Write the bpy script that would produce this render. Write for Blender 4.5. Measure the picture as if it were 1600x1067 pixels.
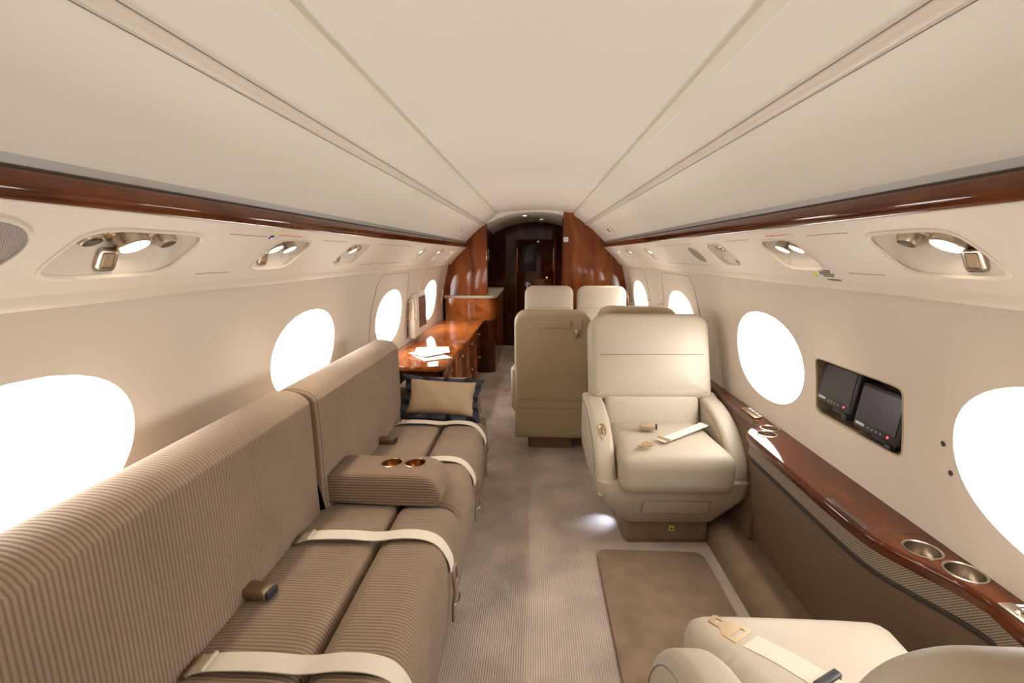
import bpy, bmesh, math, random
from mathutils import Vector, Matrix
random.seed(7)
PI = math.pi
scene = bpy.context.scene
for o in list(bpy.data.objects): bpy.data.objects.remove(o)
col = scene.collection

# ------------------------------------------------------------------ camera
FPX = 756.0
cam_d = bpy.data.cameras.new('camera'); cam_d.sensor_width = 36.0
cam_d.lens = FPX / 1600 * 36.0; cam_d.clip_start = 0.02
cam = bpy.data.objects.new('camera', cam_d); col.objects.link(cam)
cam.location = (0.02, 0, 1.37)
cam.rotation_euler = (math.radians(90 - 10.161), 0, math.radians(2.832))
scene.camera = cam

# ------------------------------------------------------------------ sky and exposure
world = bpy.data.worlds.new('overcast_sky'); scene.world = world; world.use_nodes = True
bg = world.node_tree.nodes['Background']
bg.inputs[0].default_value = (1.0, 0.985, 0.965, 1); bg.inputs[1].default_value = 9.0
vs = scene.view_settings
vs.view_transform = 'Standard'; vs.look = 'None'; vs.gamma = 1.0; vs.use_curve_mapping = False
vs.exposure = 0.62
WIN_Y = [-1.75, -0.44, 0.88, 2.19, 3.50, 4.86]
WIN_HY, WIN_HZ, WIN_Z = 0.315, 0.20, 0.92
for sgn in (-1, 1):                       # light portals in the window openings (sampling aid for the sky)
    for yc in WIN_Y:
        ld = bpy.data.lights.new('window_portal', 'AREA'); ld.shape = 'ELLIPSE'
        ld.size = 0.46; ld.size_y = 0.70
        ld.cycles.is_portal = True
        lo = bpy.data.objects.new('window_portal', ld); col.objects.link(lo)
        lo.location = (sgn * 1.13, yc, WIN_Z)
        lo.rotation_euler = (0, sgn * PI / 2, 0)

# ------------------------------------------------------------------ materials
def nodes_of(name):
    m = bpy.data.materials.new(name); m.use_nodes = True
    nt = m.node_tree; b = nt.nodes['Principled BSDF']
    return m, nt, b
def N(nt, typ, **kw):
    n = nt.nodes.new(typ)
    for k, v in kw.items():
        if k.startswith('i_'): n.inputs[k[2:].replace('_', ' ')].default_value = v
        else: setattr(n, k, v)
    return n
def mat(name, color, rough=0.5, metal=0.0, spec=0.5, noise=None, bump=None, coat=0.0, emit=None, var=0.0):
    m, nt, b = nodes_of(name)
    b.inputs['Base Color'].default_value = (*color, 1); b.inputs['Roughness'].default_value = rough
    b.inputs['Metallic'].default_value = metal; b.inputs['Specular IOR Level'].default_value = spec
    b.inputs['Coat Weight'].default_value = coat; b.inputs['Coat Roughness'].default_value = 0.03
    tc = N(nt, 'ShaderNodeTexCoord')
    if var:
        n = N(nt, 'ShaderNodeTexNoise'); n.inputs['Scale'].default_value = noise or 6; n.inputs['Detail'].default_value = 4
        nt.links.new(tc.outputs['Object'], n.inputs['Vector'])
        r = N(nt, 'ShaderNodeValToRGB')
        r.color_ramp.elements[0].position = .3; r.color_ramp.elements[1].position = .7
        r.color_ramp.elements[0].color = (*[c * (1 - var) for c in color], 1)
        r.color_ramp.elements[1].color = (*[min(1, c * (1 + var)) for c in color], 1)
        nt.links.new(n.outputs[0], r.inputs[0]); nt.links.new(r.outputs[0], b.inputs['Base Color'])
    if bump:
        n2 = N(nt, 'ShaderNodeTexNoise'); n2.inputs['Scale'].default_value = bump[0]; n2.inputs['Detail'].default_value = 3
        nt.links.new(tc.outputs['Object'], n2.inputs['Vector'])
        bp = N(nt, 'ShaderNodeBump'); bp.inputs['Strength'].default_value = bump[1]; bp.inputs['Distance'].default_value = bump[2]
        nt.links.new(n2.outputs[0], bp.inputs['Height']); nt.links.new(bp.outputs[0], b.inputs['Normal'])
    if emit:
        b.inputs['Emission Color'].default_value = (*emit[0], 1); b.inputs['Emission Strength'].default_value = emit[1]
    return m
def wave_axis(nt, axis, period, second=None):
    tc = N(nt, 'ShaderNodeTexCoord'); sp = N(nt, 'ShaderNodeSeparateXYZ')
    nt.links.new(tc.outputs['Object'], sp.inputs[0])
    src = sp.outputs[axis]
    if second is not None:
        ad = N(nt, 'ShaderNodeMath', operation='ADD'); nt.links.new(src, ad.inputs[0]); nt.links.new(sp.outputs[second], ad.inputs[1]); src = ad.outputs[0]
    nz = N(nt, 'ShaderNodeTexNoise'); nz.inputs['Scale'].default_value = 5.0
    nt.links.new(tc.outputs['Object'], nz.inputs['Vector'])
    wob = N(nt, 'ShaderNodeMath', operation='MULTIPLY_ADD'); wob.inputs[1].default_value = 0.006
    nt.links.new(nz.outputs[0], wob.inputs[0]); nt.links.new(src, wob.inputs[2])
    mu = N(nt, 'ShaderNodeMath', operation='MULTIPLY'); mu.inputs[1].default_value = 2 * PI / period
    nt.links.new(wob.outputs[0], mu.inputs[0])
    sn = N(nt, 'ShaderNodeMath', operation='SINE'); nt.links.new(mu.outputs[0], sn.inputs[0])
    ma = N(nt, 'ShaderNodeMath', operation='MULTIPLY_ADD'); ma.inputs[1].default_value = .5; ma.inputs[2].default_value = .5
    nt.links.new(sn.outputs[0], ma.inputs[0])
    return tc, ma.outputs[0]
def ribbed(name, light, dark, axis, period, rough=0.95, bump=0.35, dist=0.0015, second=None, patch=0.12, p0=.15, p1=.6):
    m, nt, b = nodes_of(name)
    tc, w = wave_axis(nt, axis, period, second)
    r = N(nt, 'ShaderNodeValToRGB'); r.color_ramp.elements[0].position = p0; r.color_ramp.elements[1].position = p1
    r.color_ramp.elements[0].color = (*dark, 1); r.color_ramp.elements[1].color = (*light, 1)
    nt.links.new(w, r.inputs[0])
    nz = N(nt, 'ShaderNodeTexNoise'); nz.inputs['Scale'].default_value = 4.5; nz.inputs['Detail'].default_value = 5
    nt.links.new(tc.outputs['Object'], nz.inputs['Vector'])
    hs = N(nt, 'ShaderNodeHueSaturation')
    mr = N(nt, 'ShaderNodeMapRange'); mr.inputs[1].default_value = .3; mr.inputs[2].default_value = .7
    mr.inputs[3].default_value = 1 - patch; mr.inputs[4].default_value = 1 + patch
    nt.links.new(nz.outputs[0], mr.inputs[0]); nt.links.new(mr.outputs[0], hs.inputs['Value']); nt.links.new(r.outputs[0], hs.inputs['Color'])
    nt.links.new(hs.outputs[0], b.inputs['Base Color'])
    n2 = N(nt, 'ShaderNodeTexNoise'); n2.inputs['Scale'].default_value = 420; nt.links.new(tc.outputs['Object'], n2.inputs['Vector'])
    ad = N(nt, 'ShaderNodeMath', operation='MULTIPLY_ADD'); ad.inputs[1].default_value = .5
    nt.links.new(n2.outputs[0], ad.inputs[0]); nt.links.new(w, ad.inputs[2])
    bp = N(nt, 'ShaderNodeBump'); bp.inputs['Strength'].default_value = bump; bp.inputs['Distance'].default_value = dist
    nt.links.new(ad.outputs[0], bp.inputs['Height']); nt.links.new(bp.outputs[0], b.inputs['Normal'])
    b.inputs['Roughness'].default_value = rough; b.inputs['Specular IOR Level'].default_value = 0.15
    b.inputs['Sheen Weight'].default_value = 0.15
    return m
def wood(name, c0, c1, c2, scale=(1, 1, 1), rough=0.05, ns=7.0):
    m, nt, b = nodes_of(name)
    tc = N(nt, 'ShaderNodeTexCoord'); mp = N(nt, 'ShaderNodeMapping'); mp.inputs['Scale'].default_value = scale
    nt.links.new(tc.outputs['Object'], mp.inputs['Vector'])
    n = N(nt, 'ShaderNodeTexNoise'); n.inputs['Scale'].default_value = ns; n.inputs['Detail'].default_value = 7; n.inputs['Distortion'].default_value = 1.2
    nt.links.new(mp.outputs[0], n.inputs['Vector'])
    r = N(nt, 'ShaderNodeValToRGB'); e = r.color_ramp.elements
    e[0].position = .3; e[0].color = (*c0, 1); e[1].position = .72; e[1].color = (*c2, 1)
    k = e.new(.5); k.color = (*c1, 1)
    nt.links.new(n.outputs[0], r.inputs[0]); nt.links.new(r.outputs[0], b.inputs['Base Color'])
    b.inputs['Roughness'].default_value = rough; b.inputs['Specular IOR Level'].default_value = .36
    return m
def woven(name, c0, c1, per):
    m, nt, b = nodes_of(name)
    tc = N(nt, 'ShaderNodeTexCoord'); sp = N(nt, 'ShaderNodeSeparateXYZ'); nt.links.new(tc.outputs['Object'], sp.inputs[0])
    outs = []
    for ax in (1, 2):
        mu = N(nt, 'ShaderNodeMath', operation='MULTIPLY'); mu.inputs[1].default_value = 2 * PI / per; nt.links.new(sp.outputs[ax], mu.inputs[0])
        sn = N(nt, 'ShaderNodeMath', operation='SINE'); nt.links.new(mu.outputs[0], sn.inputs[0]); outs.append(sn.outputs[0])
    pr = N(nt, 'ShaderNodeMath', operation='MULTIPLY'); nt.links.new(outs[0], pr.inputs[0]); nt.links.new(outs[1], pr.inputs[1])
    r = N(nt, 'ShaderNodeValToRGB'); r.color_ramp.elements[0].position = .0; r.color_ramp.elements[1].position = .35
    r.color_ramp.elements[0].color = (*c1, 1); r.color_ramp.elements[1].color = (*c0, 1)
    nt.links.new(pr.outputs[0], r.inputs[0]); nt.links.new(r.outputs[0], b.inputs['Base Color'])
    bp = N(nt, 'ShaderNodeBump'); bp.inputs['Strength'].default_value = .6; bp.inputs['Distance'].default_value = .0015
    nt.links.new(pr.outputs[0], bp.inputs['Height']); nt.links.new(bp.outputs[0], b.inputs['Normal'])
    b.inputs['Roughness'].default_value = .8
    return m
def glass(name):
    m = bpy.data.materials.new(name); m.use_nodes = True; nt = m.node_tree
    nt.nodes.remove(nt.nodes['Principled BSDF']); out = nt.nodes['Material Output']
    t = N(nt, 'ShaderNodeBsdfTransparent'); g = N(nt, 'ShaderNodeBsdfGlossy'); g.inputs['Roughness'].default_value = .02
    mx = N(nt, 'ShaderNodeMixShader'); mx.inputs[0].default_value = .04
    nt.links.new(t.outputs[0], mx.inputs[1]); nt.links.new(g.outputs[0], mx.inputs[2])
    nt.links.new(mx.outputs[0], out.inputs[0])
    return m
M = {}
M['wall'] = mat('cream_vinyl', (.67, .585, .49), .55, spec=.25, bump=(900, .05, .0005))
M['ceil'] = mat('cream_headliner', (.78, .715, .62), .6, spec=.2, bump=(700, .05, .0005))
M['panel'] = mat('cream_panel', (.70, .615, .515), .42, spec=.35)
M['strip'] = mat('grey_light_strip', (.33, .29, .26), .35)
M['gap'] = mat('dark_gap', (.05, .035, .025), .7)
M['seam'] = mat('seam_line', (.26, .20, .145), .8)
M['cream'] = mat('cream_leather', (.455, .388, .300), .5, spec=.3, bump=(260, .10, .0006), var=.03, noise=3)
M['tan'] = mat('shade_toned_leather', (.47, .365, .235), .5, spec=.35, bump=(260, .10, .0006), var=.03, noise=3)  # cream leather with the shade on the seat backs put into its colour
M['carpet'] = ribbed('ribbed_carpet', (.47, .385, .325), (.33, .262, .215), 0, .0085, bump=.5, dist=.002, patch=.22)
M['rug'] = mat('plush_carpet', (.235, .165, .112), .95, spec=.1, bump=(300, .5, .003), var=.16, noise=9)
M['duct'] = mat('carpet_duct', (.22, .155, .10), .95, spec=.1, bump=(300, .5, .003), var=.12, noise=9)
M['taupe'] = mat('taupe_panel_cloth', (.16, .103, .066), .85, spec=.15, bump=(500, .2, .001))
M['cord_y'] = ribbed('corduroy_cross', (.285, .20, .132), (.185, .124, .079), 1, .0105, bump=.6, dist=.002, patch=.1)
M['cord_z'] = ribbed('corduroy_arm', (.28, .195, .13), (.165, .108, .07), 2, .0105, bump=.6, dist=.002, patch=.08, second=1)
M['sofabase'] = mat('sofa_skirt', (.27, .195, .135), .9, spec=.15, bump=(400, .25, .001), var=.06)
M['wood'] = wood('gloss_mahogany', (.048, .011, .0035), (.085, .021, .006), (.135, .037, .010), (1, .35, 1))
M['woodv'] = wood('gloss_mahogany_upright', (.095, .020, .006), (.18, .044, .011), (.28, .082, .020), (1, 1, .3), ns=5)
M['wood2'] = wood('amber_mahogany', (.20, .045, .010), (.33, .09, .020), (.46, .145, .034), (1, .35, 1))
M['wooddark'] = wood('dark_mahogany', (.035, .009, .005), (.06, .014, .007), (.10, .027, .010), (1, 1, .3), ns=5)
M['nickel'] = mat('brushed_nickel', (.56, .49, .41), .26, metal=1)
M['gold'] = mat('warm_brass', (.80, .62, .42), .25, metal=1)
M['bronze'] = mat('dull_bronze', (.30, .21, .13), .4, metal=.8)
M['strap'] = mat('cream_webbing', (.68, .60, .49), .8, spec=.2, bump=(700, .3, .0008))
M['navy'] = mat('navy_satin', (.018, .017, .030), .6)
M['khaki'] = mat('khaki_cotton', (.42, .30, .185), .85, spec=.2, bump=(500, .15, .001), var=.05)
M['black'] = mat('black_plastic', (.012, .012, .012), .4)
M['screen'] = mat('dark_screen', (.03, .026, .026), .25)
M['bezel'] = mat('monitor_bezel', (.022, .020, .020), .35)
M['tvscreen'] = mat('brown_screen', (.12, .085, .07), .25)
M['lens'] = mat('lit_lens', (1, .95, .85), .4, emit=((1, .86, .66), 9.0))
M['red'] = mat('red_led', (.6, .02, .02), .4, emit=((1, .05, .05), 3.0))
M['white'] = mat('white_paper', (.80, .80, .78), .6)
M['grey_print'] = mat('grey_print', (.45, .45, .47), .7)
M['dark_print'] = mat('dark_print', (.10, .085, .075), .7)
M['red_print'] = mat('red_print', (.55, .05, .08), .6)
M['pink_print'] = mat('lit_pink_print', (.80, .36, .26), .6)
M['yellow'] = mat('yellow_print', (.70, .68, .10), .6)
M['blue_print'] = mat('blue_print', (.05, .05, .25), .6)
M['mesh'] = woven('speaker_mesh', (.42, .36, .31), (.28, .23, .19), .0045)
M['weave'] = woven('woven_grille', (.46, .37, .27), (.13, .09, .06), .0075)
M['glass'] = glass('clear_pane')
M['cup_gold'] = mat('cup_liner_brass', (.62, .42, .27), .22, metal=1)

# ------------------------------------------------------------------ mesh helpers
def link(name, me, m=None, parent=None, smooth=None):
    if m is not None: me.materials.append(M[m] if isinstance(m, str) else m)
    if smooth:
        for p in me.polygons: p.use_smooth = True
        me.set_sharp_from_angle(angle=math.radians(smooth))
    o = bpy.data.objects.new(name, me); col.objects.link(o)
    if parent is not None: o.parent = parent
    return o
def mesh(name, v, f, m=None, parent=None, smooth=40, recalc=True):
    me = bpy.data.meshes.new(name); me.from_pydata([tuple(p) for p in v], [], f); me.update()
    if recalc:
        bm = bmesh.new(); bm.from_mesh(me); bmesh.ops.remove_doubles(bm, verts=bm.verts, dist=1e-5)
        bmesh.ops.recalc_face_normals(bm, faces=bm.faces); bm.to_mesh(me); bm.free()
    return link(name, me, m, parent, smooth)
def tag(o, label=None, cat=None, group=None, kind=None):
    if label: o['label'] = label
    if cat: o['category'] = cat
    if group: o['group'] = group
    if kind: o['kind'] = kind
    return o
def thing(name, loc, label, cat, rz=0, group=None):
    o = bpy.data.objects.new(name, None); col.objects.link(o); o.location = loc; o.rotation_euler = (0, 0, rz)
    o.empty_display_size = .1
    return tag(o, label, cat, group)
def lists_box(hx, hy, hz, r, m=4):
    def ax(h):
        rr = min(r, h * .98); inner = h - rr
        a = [-h, -h + rr * .15, -h + rr * .45, -inner] + [-inner + 2 * inner * i / m for i in range(1, m)] + [inner, h - rr * .45, h - rr * .15, h]
        return a
    return ax(hx), ax(hy), ax(hz)
def cushion_data(hx, hy, hz, r, puff=0.0, m=6, puff_axis=2, both=False):
    X, Y, Z = lists_box(hx, hy, hz, r, m)
    idx = {}; V = []; F = []
    def vid(p):
        k = tuple(round(c, 6) for c in p)
        if k not in idx: idx[k] = len(V); V.append(Vector(p))
        return idx[k]
    def face(A, B, fn):
        for i in range(len(A) - 1):
            for j in range(len(B) - 1):
                F.append([vid(fn(A[i], B[j])), vid(fn(A[i + 1], B[j])), vid(fn(A[i + 1], B[j + 1])), vid(fn(A[i], B[j + 1]))])
    for s in (-1, 1):
        face(X, Y, lambda a, b: (a, b, s * hz)); face(X, Z, lambda a, b: (a, s * hy, b)); face(Y, Z, lambda a, b: (s * hx, a, b))
    H = (hx, hy, hz); out = []
    for p in V:
        inn = Vector([max(-(h - min(r, h * .98)), min(h - min(r, h * .98), c)) for c, h in zip(p, H)])
        d = p - inn
        q = inn + (d.normalized() * min(r, min(H) * .98) if d.length > 1e-9 else d)
        # keep the flat extents when r is clipped on a thin axis
        if puff:
            u = [q[i] / H[i] for i in range(3)]
            o2 = [i for i in range(3) if i != puff_axis]
            wgt = max(0, 1 - u[o2[0]] ** 4) * max(0, 1 - u[o2[1]] ** 4)
            if q[puff_axis] > 0 or both: q[puff_axis] += puff * wgt * (1 if q[puff_axis] > 0 else -1) * min(1, abs(u[puff_axis]))
        out.append(q)
    return out, F
def cushion(name, c, h, r, m, parent=None, puff=0.0, rot=None, div=6, puff_axis=2, both=False, fn=None):
    v, f = cushion_data(*h, r, puff, div, puff_axis, both)
    mt = (rot.to_4x4() if rot is not None else Matrix.Identity(4))
    v = [mt @ p for p in v]
    if fn: v = [fn(p) for p in v]
    v = [p + Vector(c) for p in v]
    return mesh(name, v, f, m, parent, 60)
def box(name, c, h, m, parent=None, bev=0.003, seg=2, rot=None):
    bm = bmesh.new(); bmesh.ops.create_cube(bm, size=2)
    bmesh.ops.scale(bm, vec=h, verts=bm.verts)
    if bev > 0:
        bmesh.ops.bevel(bm, geom=list(bm.edges), offset=min(bev, min(h) * .9), segments=seg, affect='EDGES', profile=.5)
    if rot is not None: bmesh.ops.transform(bm, matrix=rot.to_4x4(), verts=bm.verts)
    bmesh.ops.translate(bm, vec=c, verts=bm.verts)
    me = bpy.data.meshes.new(name); bm.to_mesh(me); bm.free()
    return link(name, me, m, parent, 35)
def loft(name, rings, m, parent=None, caps=True, closed=True, smooth=40):
    n = len(rings[0]); V = [p for r in rings for p in r]; F = []
    for i in range(len(rings) - 1):
        for j in range(n if closed else n - 1):
            k = (j + 1) % n
            F.append([i * n + j, i * n + k, (i + 1) * n + k, (i + 1) * n + j])
    if caps:
        if caps != 'end': F.append(list(range(n))[::-1])
        F.append([(len(rings) - 1) * n + j for j in range(n)])
    return mesh(name, V, F, m, parent, smooth)
def frame_from(axis):
    a = Vector(axis).normalized(); t = Vector((0, 1, 0)) if abs(a.y) < .9 else Vector((1, 0, 0))
    u = a.cross(t).normalized(); v = a.cross(u).normalized(); return a, u, v
def lathe(name, base, axis, prof, m, parent=None, n=32, smooth=40, caps=False):
    a, u, v = frame_from(axis); base = Vector(base)
    rings = [[base + a * h + (u * math.cos(2 * PI * k / n) + v * math.sin(2 * PI * k / n)) * max(r, 1e-4) for k in range(n)] for r, h in prof]
    return loft(name, rings, m, parent, caps, True, smooth)
def tube(name, pts, r, m, parent=None, n=8, caps=True):
    pts = [Vector(p) for p in pts]; rings = []
    prev = None
    for i, p in enumerate(pts):
        d = (pts[min(i + 1, len(pts) - 1)] - pts[max(i - 1, 0)]).normalized()
        if prev is None:
            t = Vector((0, 0, 1)) if abs(d.z) < .9 else Vector((1, 0, 0)); u = d.cross(t).normalized()
        else: u = (prev - d * prev.dot(d)).normalized()
        prev = u; v = d.cross(u)
        rings.append([p + (u * math.cos(2 * PI * k / n) + v * math.sin(2 * PI * k / n)) * r for k in range(n)])
    return loft(name, rings, m, parent, caps)
def smooth_path(pts, n=6):
    P = [Vector(p) for p in pts]; out = []
    for i in range(len(P) - 1):
        p0 = P[max(i - 1, 0)]; p1 = P[i]; p2 = P[i + 1]; p3 = P[min(i + 2, len(P) - 1)]
        for k in range(n):
            t = k / n
            out.append(.5 * ((2 * p1) + (p2 - p0) * t + (2 * p0 - 5 * p1 + 4 * p2 - p3) * t * t + (3 * p1 - p0 - 3 * p2 + p3) * t ** 3))
    out.append(P[-1]); return out
def ribbon(name, pts, wdir, width, thick, m, parent=None, n=6):
    P = smooth_path(pts, n); rings = []
    for i, p in enumerate(P):
        d = (P[min(i + 1, len(P) - 1)] - P[max(i - 1, 0)]).normalized()
        w = Vector(wdir); w = (w - d * w.dot(d)).normalized(); nn = d.cross(w).normalized()
        h = width / 2; t = thick / 2
        rings.append([p + w * h + nn * t, p - w * h + nn * t, p - w * h - nn * t, p + w * h - nn * t])
    return loft(name, rings, m, parent, True, True, 50)
def rrect(w, h, r, n=6, r2=None):
    """outline of a rounded rectangle, half sizes w,h; r top corners, r2 bottom corners"""
    r2 = r if r2 is None else r2; pts = []
    for (cx, cy, rr, a0) in ((w, h, r, 0), (-w, h, r, 90), (-w, -h, r2, 180), (w, -h, r2, 270)):
        sx = 1 if cx > 0 else -1; sy = 1 if cy > 0 else -1
        ox, oy = cx - sx * rr, cy - sy * rr
        for k in range(n + 1):
            a = math.radians(a0 + 90 * k / n); pts.append((ox + rr * math.cos(a), oy + rr * math.sin(a)))
    return pts
def slab(name, outline, d0, d1, r, fn, m, parent=None, puff=0.0, puff0=0.0, seg=4, rings_in=5, smooth=60):
    """convex outline extruded from d0 to d1 with rounded rims, caps swelling by puff (at d1) and puff0 (at d0); fn(u,v,d)->xyz"""
    P = [Vector((a, b)) for a, b in outline]; n = len(P)
    area = sum(P[i].x * P[(i + 1) % n].y - P[(i + 1) % n].x * P[i].y for i in range(n))
    if area < 0: P.reverse()
    nor = []
    for i in range(n):
        a = P[(i + 1) % n] - P[i - 1]
        if a.length < 1e-9: a = P[(i + 1) % n] - P[i]
        nor.append(Vector((a.y, -a.x)).normalized())
    c = sum(P, Vector((0, 0))) / n
    ex = max(abs(q.x - c.x) for q in P); ey = max(abs(q.y - c.y) for q in P)
    def inset(k): return [P[i] - nor[i] * k for i in range(n)]
    R = []
    def cap(dbase, sgn, pf):
        base = inset(r); out = []
        for k in range(rings_in):
            t = (k + .35) / rings_in
            ring = [c + (q - c) * t for q in base]
            out.append([(q, dbase + sgn * pf * max(0, 1 - abs((q.x - c.x) / ex) ** 3) * max(0, 1 - abs((q.y - c.y) / ey) ** 3)) for q in ring])
        return out
    s = 1 if d1 > d0 else -1
    R += cap(d0, -s, puff0)
    for k in range(seg + 1):
        a = PI / 2 * k / seg; R.append([(q, d0 + s * (r - r * math.cos(a))) for q in inset(r - r * math.sin(a))])
    for k in range(seg + 1):
        a = PI / 2 * k / seg; R.append([(q, d1 - s * (r - r * math.sin(a))) for q in inset(r - r * math.cos(a))])
    R += cap(d1, s, puff)[::-1]
    rings = [[Vector(fn(q.x, q.y, d)) for q, d in ring] for ring in R]
    return loft(name, rings, m, parent, True, True, smooth)
def prism(name, outline, z0, z1, m, parent=None, holes=(), fn=None, bev=0.0):
    fn = fn or (lambda x, y, z: (x, y, z))
    bm = bmesh.new()
    loops = [list(outline)] + [list(h) for h in holes]
    tops = []
    for z in (z0, z1):
        es = []; lv = []
        for lp in loops:
            vs_ = [bm.verts.new((x, y, z)) for x, y in lp]; lv.append(vs_)
            for i in range(len(vs_)): es.append(bm.edges.new((vs_[i], vs_[(i + 1) % len(vs_)])))
        bmesh.ops.triangle_fill(bm, use_beauty=True, use_dissolve=False, edges=es)
        tops.append(lv)
    for a, b in zip(*tops):
        for i in range(len(a)):
            j = (i + 1) % len(a); bm.faces.new((a[i], a[j], b[j], b[i]))
    for v in bm.verts: v.co = Vector(fn(*v.co))
    bmesh.ops.recalc_face_normals(bm, faces=bm.faces)
    me = bpy.data.meshes.new(name); bm.to_mesh(me); bm.free()
    return link(name, me, m, parent, 35)
def circle(cx, cy, r, n=32): return [(cx + r * math.cos(2 * PI * k / n), cy + r * math.sin(2 * PI * k / n)) for k in range(n)]
def boolean_cut(o, cutters):
    for c in cutters:
        md = o.modifiers.new('cut', 'BOOLEAN'); md.object = c; md.operation = 'DIFFERENCE'; md.solver = 'EXACT'
    dg = bpy.context.evaluated_depsgraph_get(); dg.update()
    me = bpy.data.meshes.new_from_object(o.evaluated_get(dg))
    o.modifiers.clear(); o.data = me
    for p in me.polygons: p.use_smooth = True
    me.set_sharp_from_angle(angle=math.radians(40))
    for c in cutters: bpy.data.objects.remove(c)
def text(name, body, size, origin, xdir, ydir, m, parent=None, depth=.0006, align='CENTER'):
    cu = bpy.data.curves.new(name, 'FONT'); cu.body = body; cu.size = size; cu.extrude = depth; cu.align_x = align; cu.align_y = 'CENTER'
    cu.resolution_u = 2
    to = bpy.data.objects.new(name + '_tmp', cu); col.objects.link(to)
    dg = bpy.context.evaluated_depsgraph_get(); dg.update()
    me = bpy.data.meshes.new_from_object(to.evaluated_get(dg)); bpy.data.objects.remove(to)
    x = Vector(xdir).normalized(); y = Vector(ydir); y = (y - x * y.dot(x)).normalized(); z = x.cross(y)
    mt = Matrix((x, y, z)).transposed().to_4x4(); mt.translation = Vector(origin); me.transform(mt); me.materials.clear()
    return link(name, me, m, parent)

# ------------------------------------------------------------------ cabin shell
Y0, Y1, YB = -2.6, 7.30, 5.60       # aft wall, forward end, wooden bulkhead
class Surf:
    """wall strip: profile (x,z) swept along y, addressed by y, arc length s and an offset along the outward normal"""
    def __init__(self, prof, sgn, sub=1):
        self.P = [Vector(p) for p in prof]; self.sgn = sgn; self.S = [0]
        for a, b in zip(self.P, self.P[1:]): self.S.append(self.S[-1] + (b - a).length)
        self.L = self.S[-1]
    def xz(self, s):
        s = max(0, min(self.L, s))
        for i in range(len(self.P) - 1):
            if s <= self.S[i + 1] + 1e-9:
                t = (s - self.S[i]) / (self.S[i + 1] - self.S[i]); d = (self.P[i + 1] - self.P[i]).normalized()
                return self.P[i].lerp(self.P[i + 1], t), d
    def pt(self, y, s, off=0.0):
        p, d = self.xz(s); nn = Vector((d.y, -d.x))       # outward for a profile running upwards
        if nn.x < 0: nn = -nn
        p = p + nn * off; return Vector((self.sgn * p.x, y, p.y))
    def normal_in(self, s):
        p, d = self.xz(s); nn = Vector((d.y, -d.x))
        if nn.x < 0: nn = -nn
        return Vector((-self.sgn * nn.x, 0, -nn.y))
    def up(self, s):
        p, d = self.xz(s); return Vector((self.sgn * d.x, 0, d.y))
    def s_at_z(self, z):
        return min((abs(self.xz(k * self.L / 400)[0].y - z), k * self.L / 400) for k in range(401))[1]
def catmull(pts, n):
    return [(p.x, p.y) for p in smooth_path([(a, b, 0) for a, b in pts], n)]
def super_pt(hole, ang):
    yc, sc, hy, hs, e, sh = hole
    c, s = math.cos(ang), math.sin(ang)
    dy = hy * math.copysign(abs(c) ** (2 / e), c); ds = hs * math.copysign(abs(s) ** (2 / e), s)
    return yc + dy + sh * ds, sc + ds
def band(name, surf, cells, m, parent=None, rings=5):
    S = surf.S; V = []; F = []
    def add(p): V.append(p); return len(V) - 1
    for (ya, yb, hole) in cells:
        if hole is None:
            g = [[add(surf.pt(y, s)) for s in S] for y in (ya, yb)]
            for j in range(len(S) - 1): F.append([g[0][j], g[1][j], g[1][j + 1], g[0][j + 1]])
            continue
        ny = 14; ys = [ya + (yb - ya) * k / ny for k in range(ny + 1)]
        per = [(y, S[0]) for y in ys] + [(yb, s) for s in S[1:]] + [(y, S[-1]) for y in ys[::-1][1:]] + [(ya, s) for s in S[::-1][1:-1]]
        yc, sc, hy, hs, e, sh = hole
        grid = []
        for (y, s) in per:
            py, ps = (y - yc) / ((yb - ya) / 2), (s - sc) / (surf.L / 2)
            ang = math.atan2(math.copysign(abs(ps) ** (e / 2), ps), math.copysign(abs(py) ** (e / 2), py)) if e < 8 else math.atan2(ps, py)
            iy, is_ = super_pt(hole, ang)
            grid.append([add(surf.pt(y + (iy - y) * (k / rings) ** .8, s + (is_ - s) * (k / rings) ** .8)) for k in range(rings + 1)])
        n = len(per)
        for i in range(n):
            j = (i + 1) % n
            for k in range(rings): F.append([grid[i][k], grid[j][k], grid[j][k + 1], grid[i][k + 1]])
    return mesh(name, V, F, m, parent, 30)

wall_prof = catmull([(.99, 0), (1.045, .3), (1.075, .63), (1.07, .80), (1.058, .92), (1.035, 1.06), (1.005, 1.19), (.985, 1.27)], 5)
lip_prof = catmull([(.985, 1.27), (.972, 1.262), (.956, 1.268), (.94, 1.292)], 5)
psu_prof = catmull([(.94, 1.292), (.90, 1.338), (.845, 1.392), (.772, 1.458)], 5)
rail_prof = [(.772, 1.458), (.790, 1.48), (.782, 1.497), (.776, 1.522)]
slope_a = catmull([(.776, 1.522), (.72, 1.578), (.65, 1.645), (.582, 1.698)], 4)
slope_b = catmull([(.582, 1.698), (.576, 1.694), (.568, 1.697), (.562, 1.703), (.558, 1.714)], 3)
slope_c = catmull([(.558, 1.714), (.51, 1.752), (.45, 1.792)], 4)
step_prof = [(.45, 1.792), (.444, 1.793), (.441, 1.798), (.434, 1.826)]
ceil_prof = catmull([(.434, 1.826), (.30, 1.847), (.14, 1.860), (0, 1.863)], 3)

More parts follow.
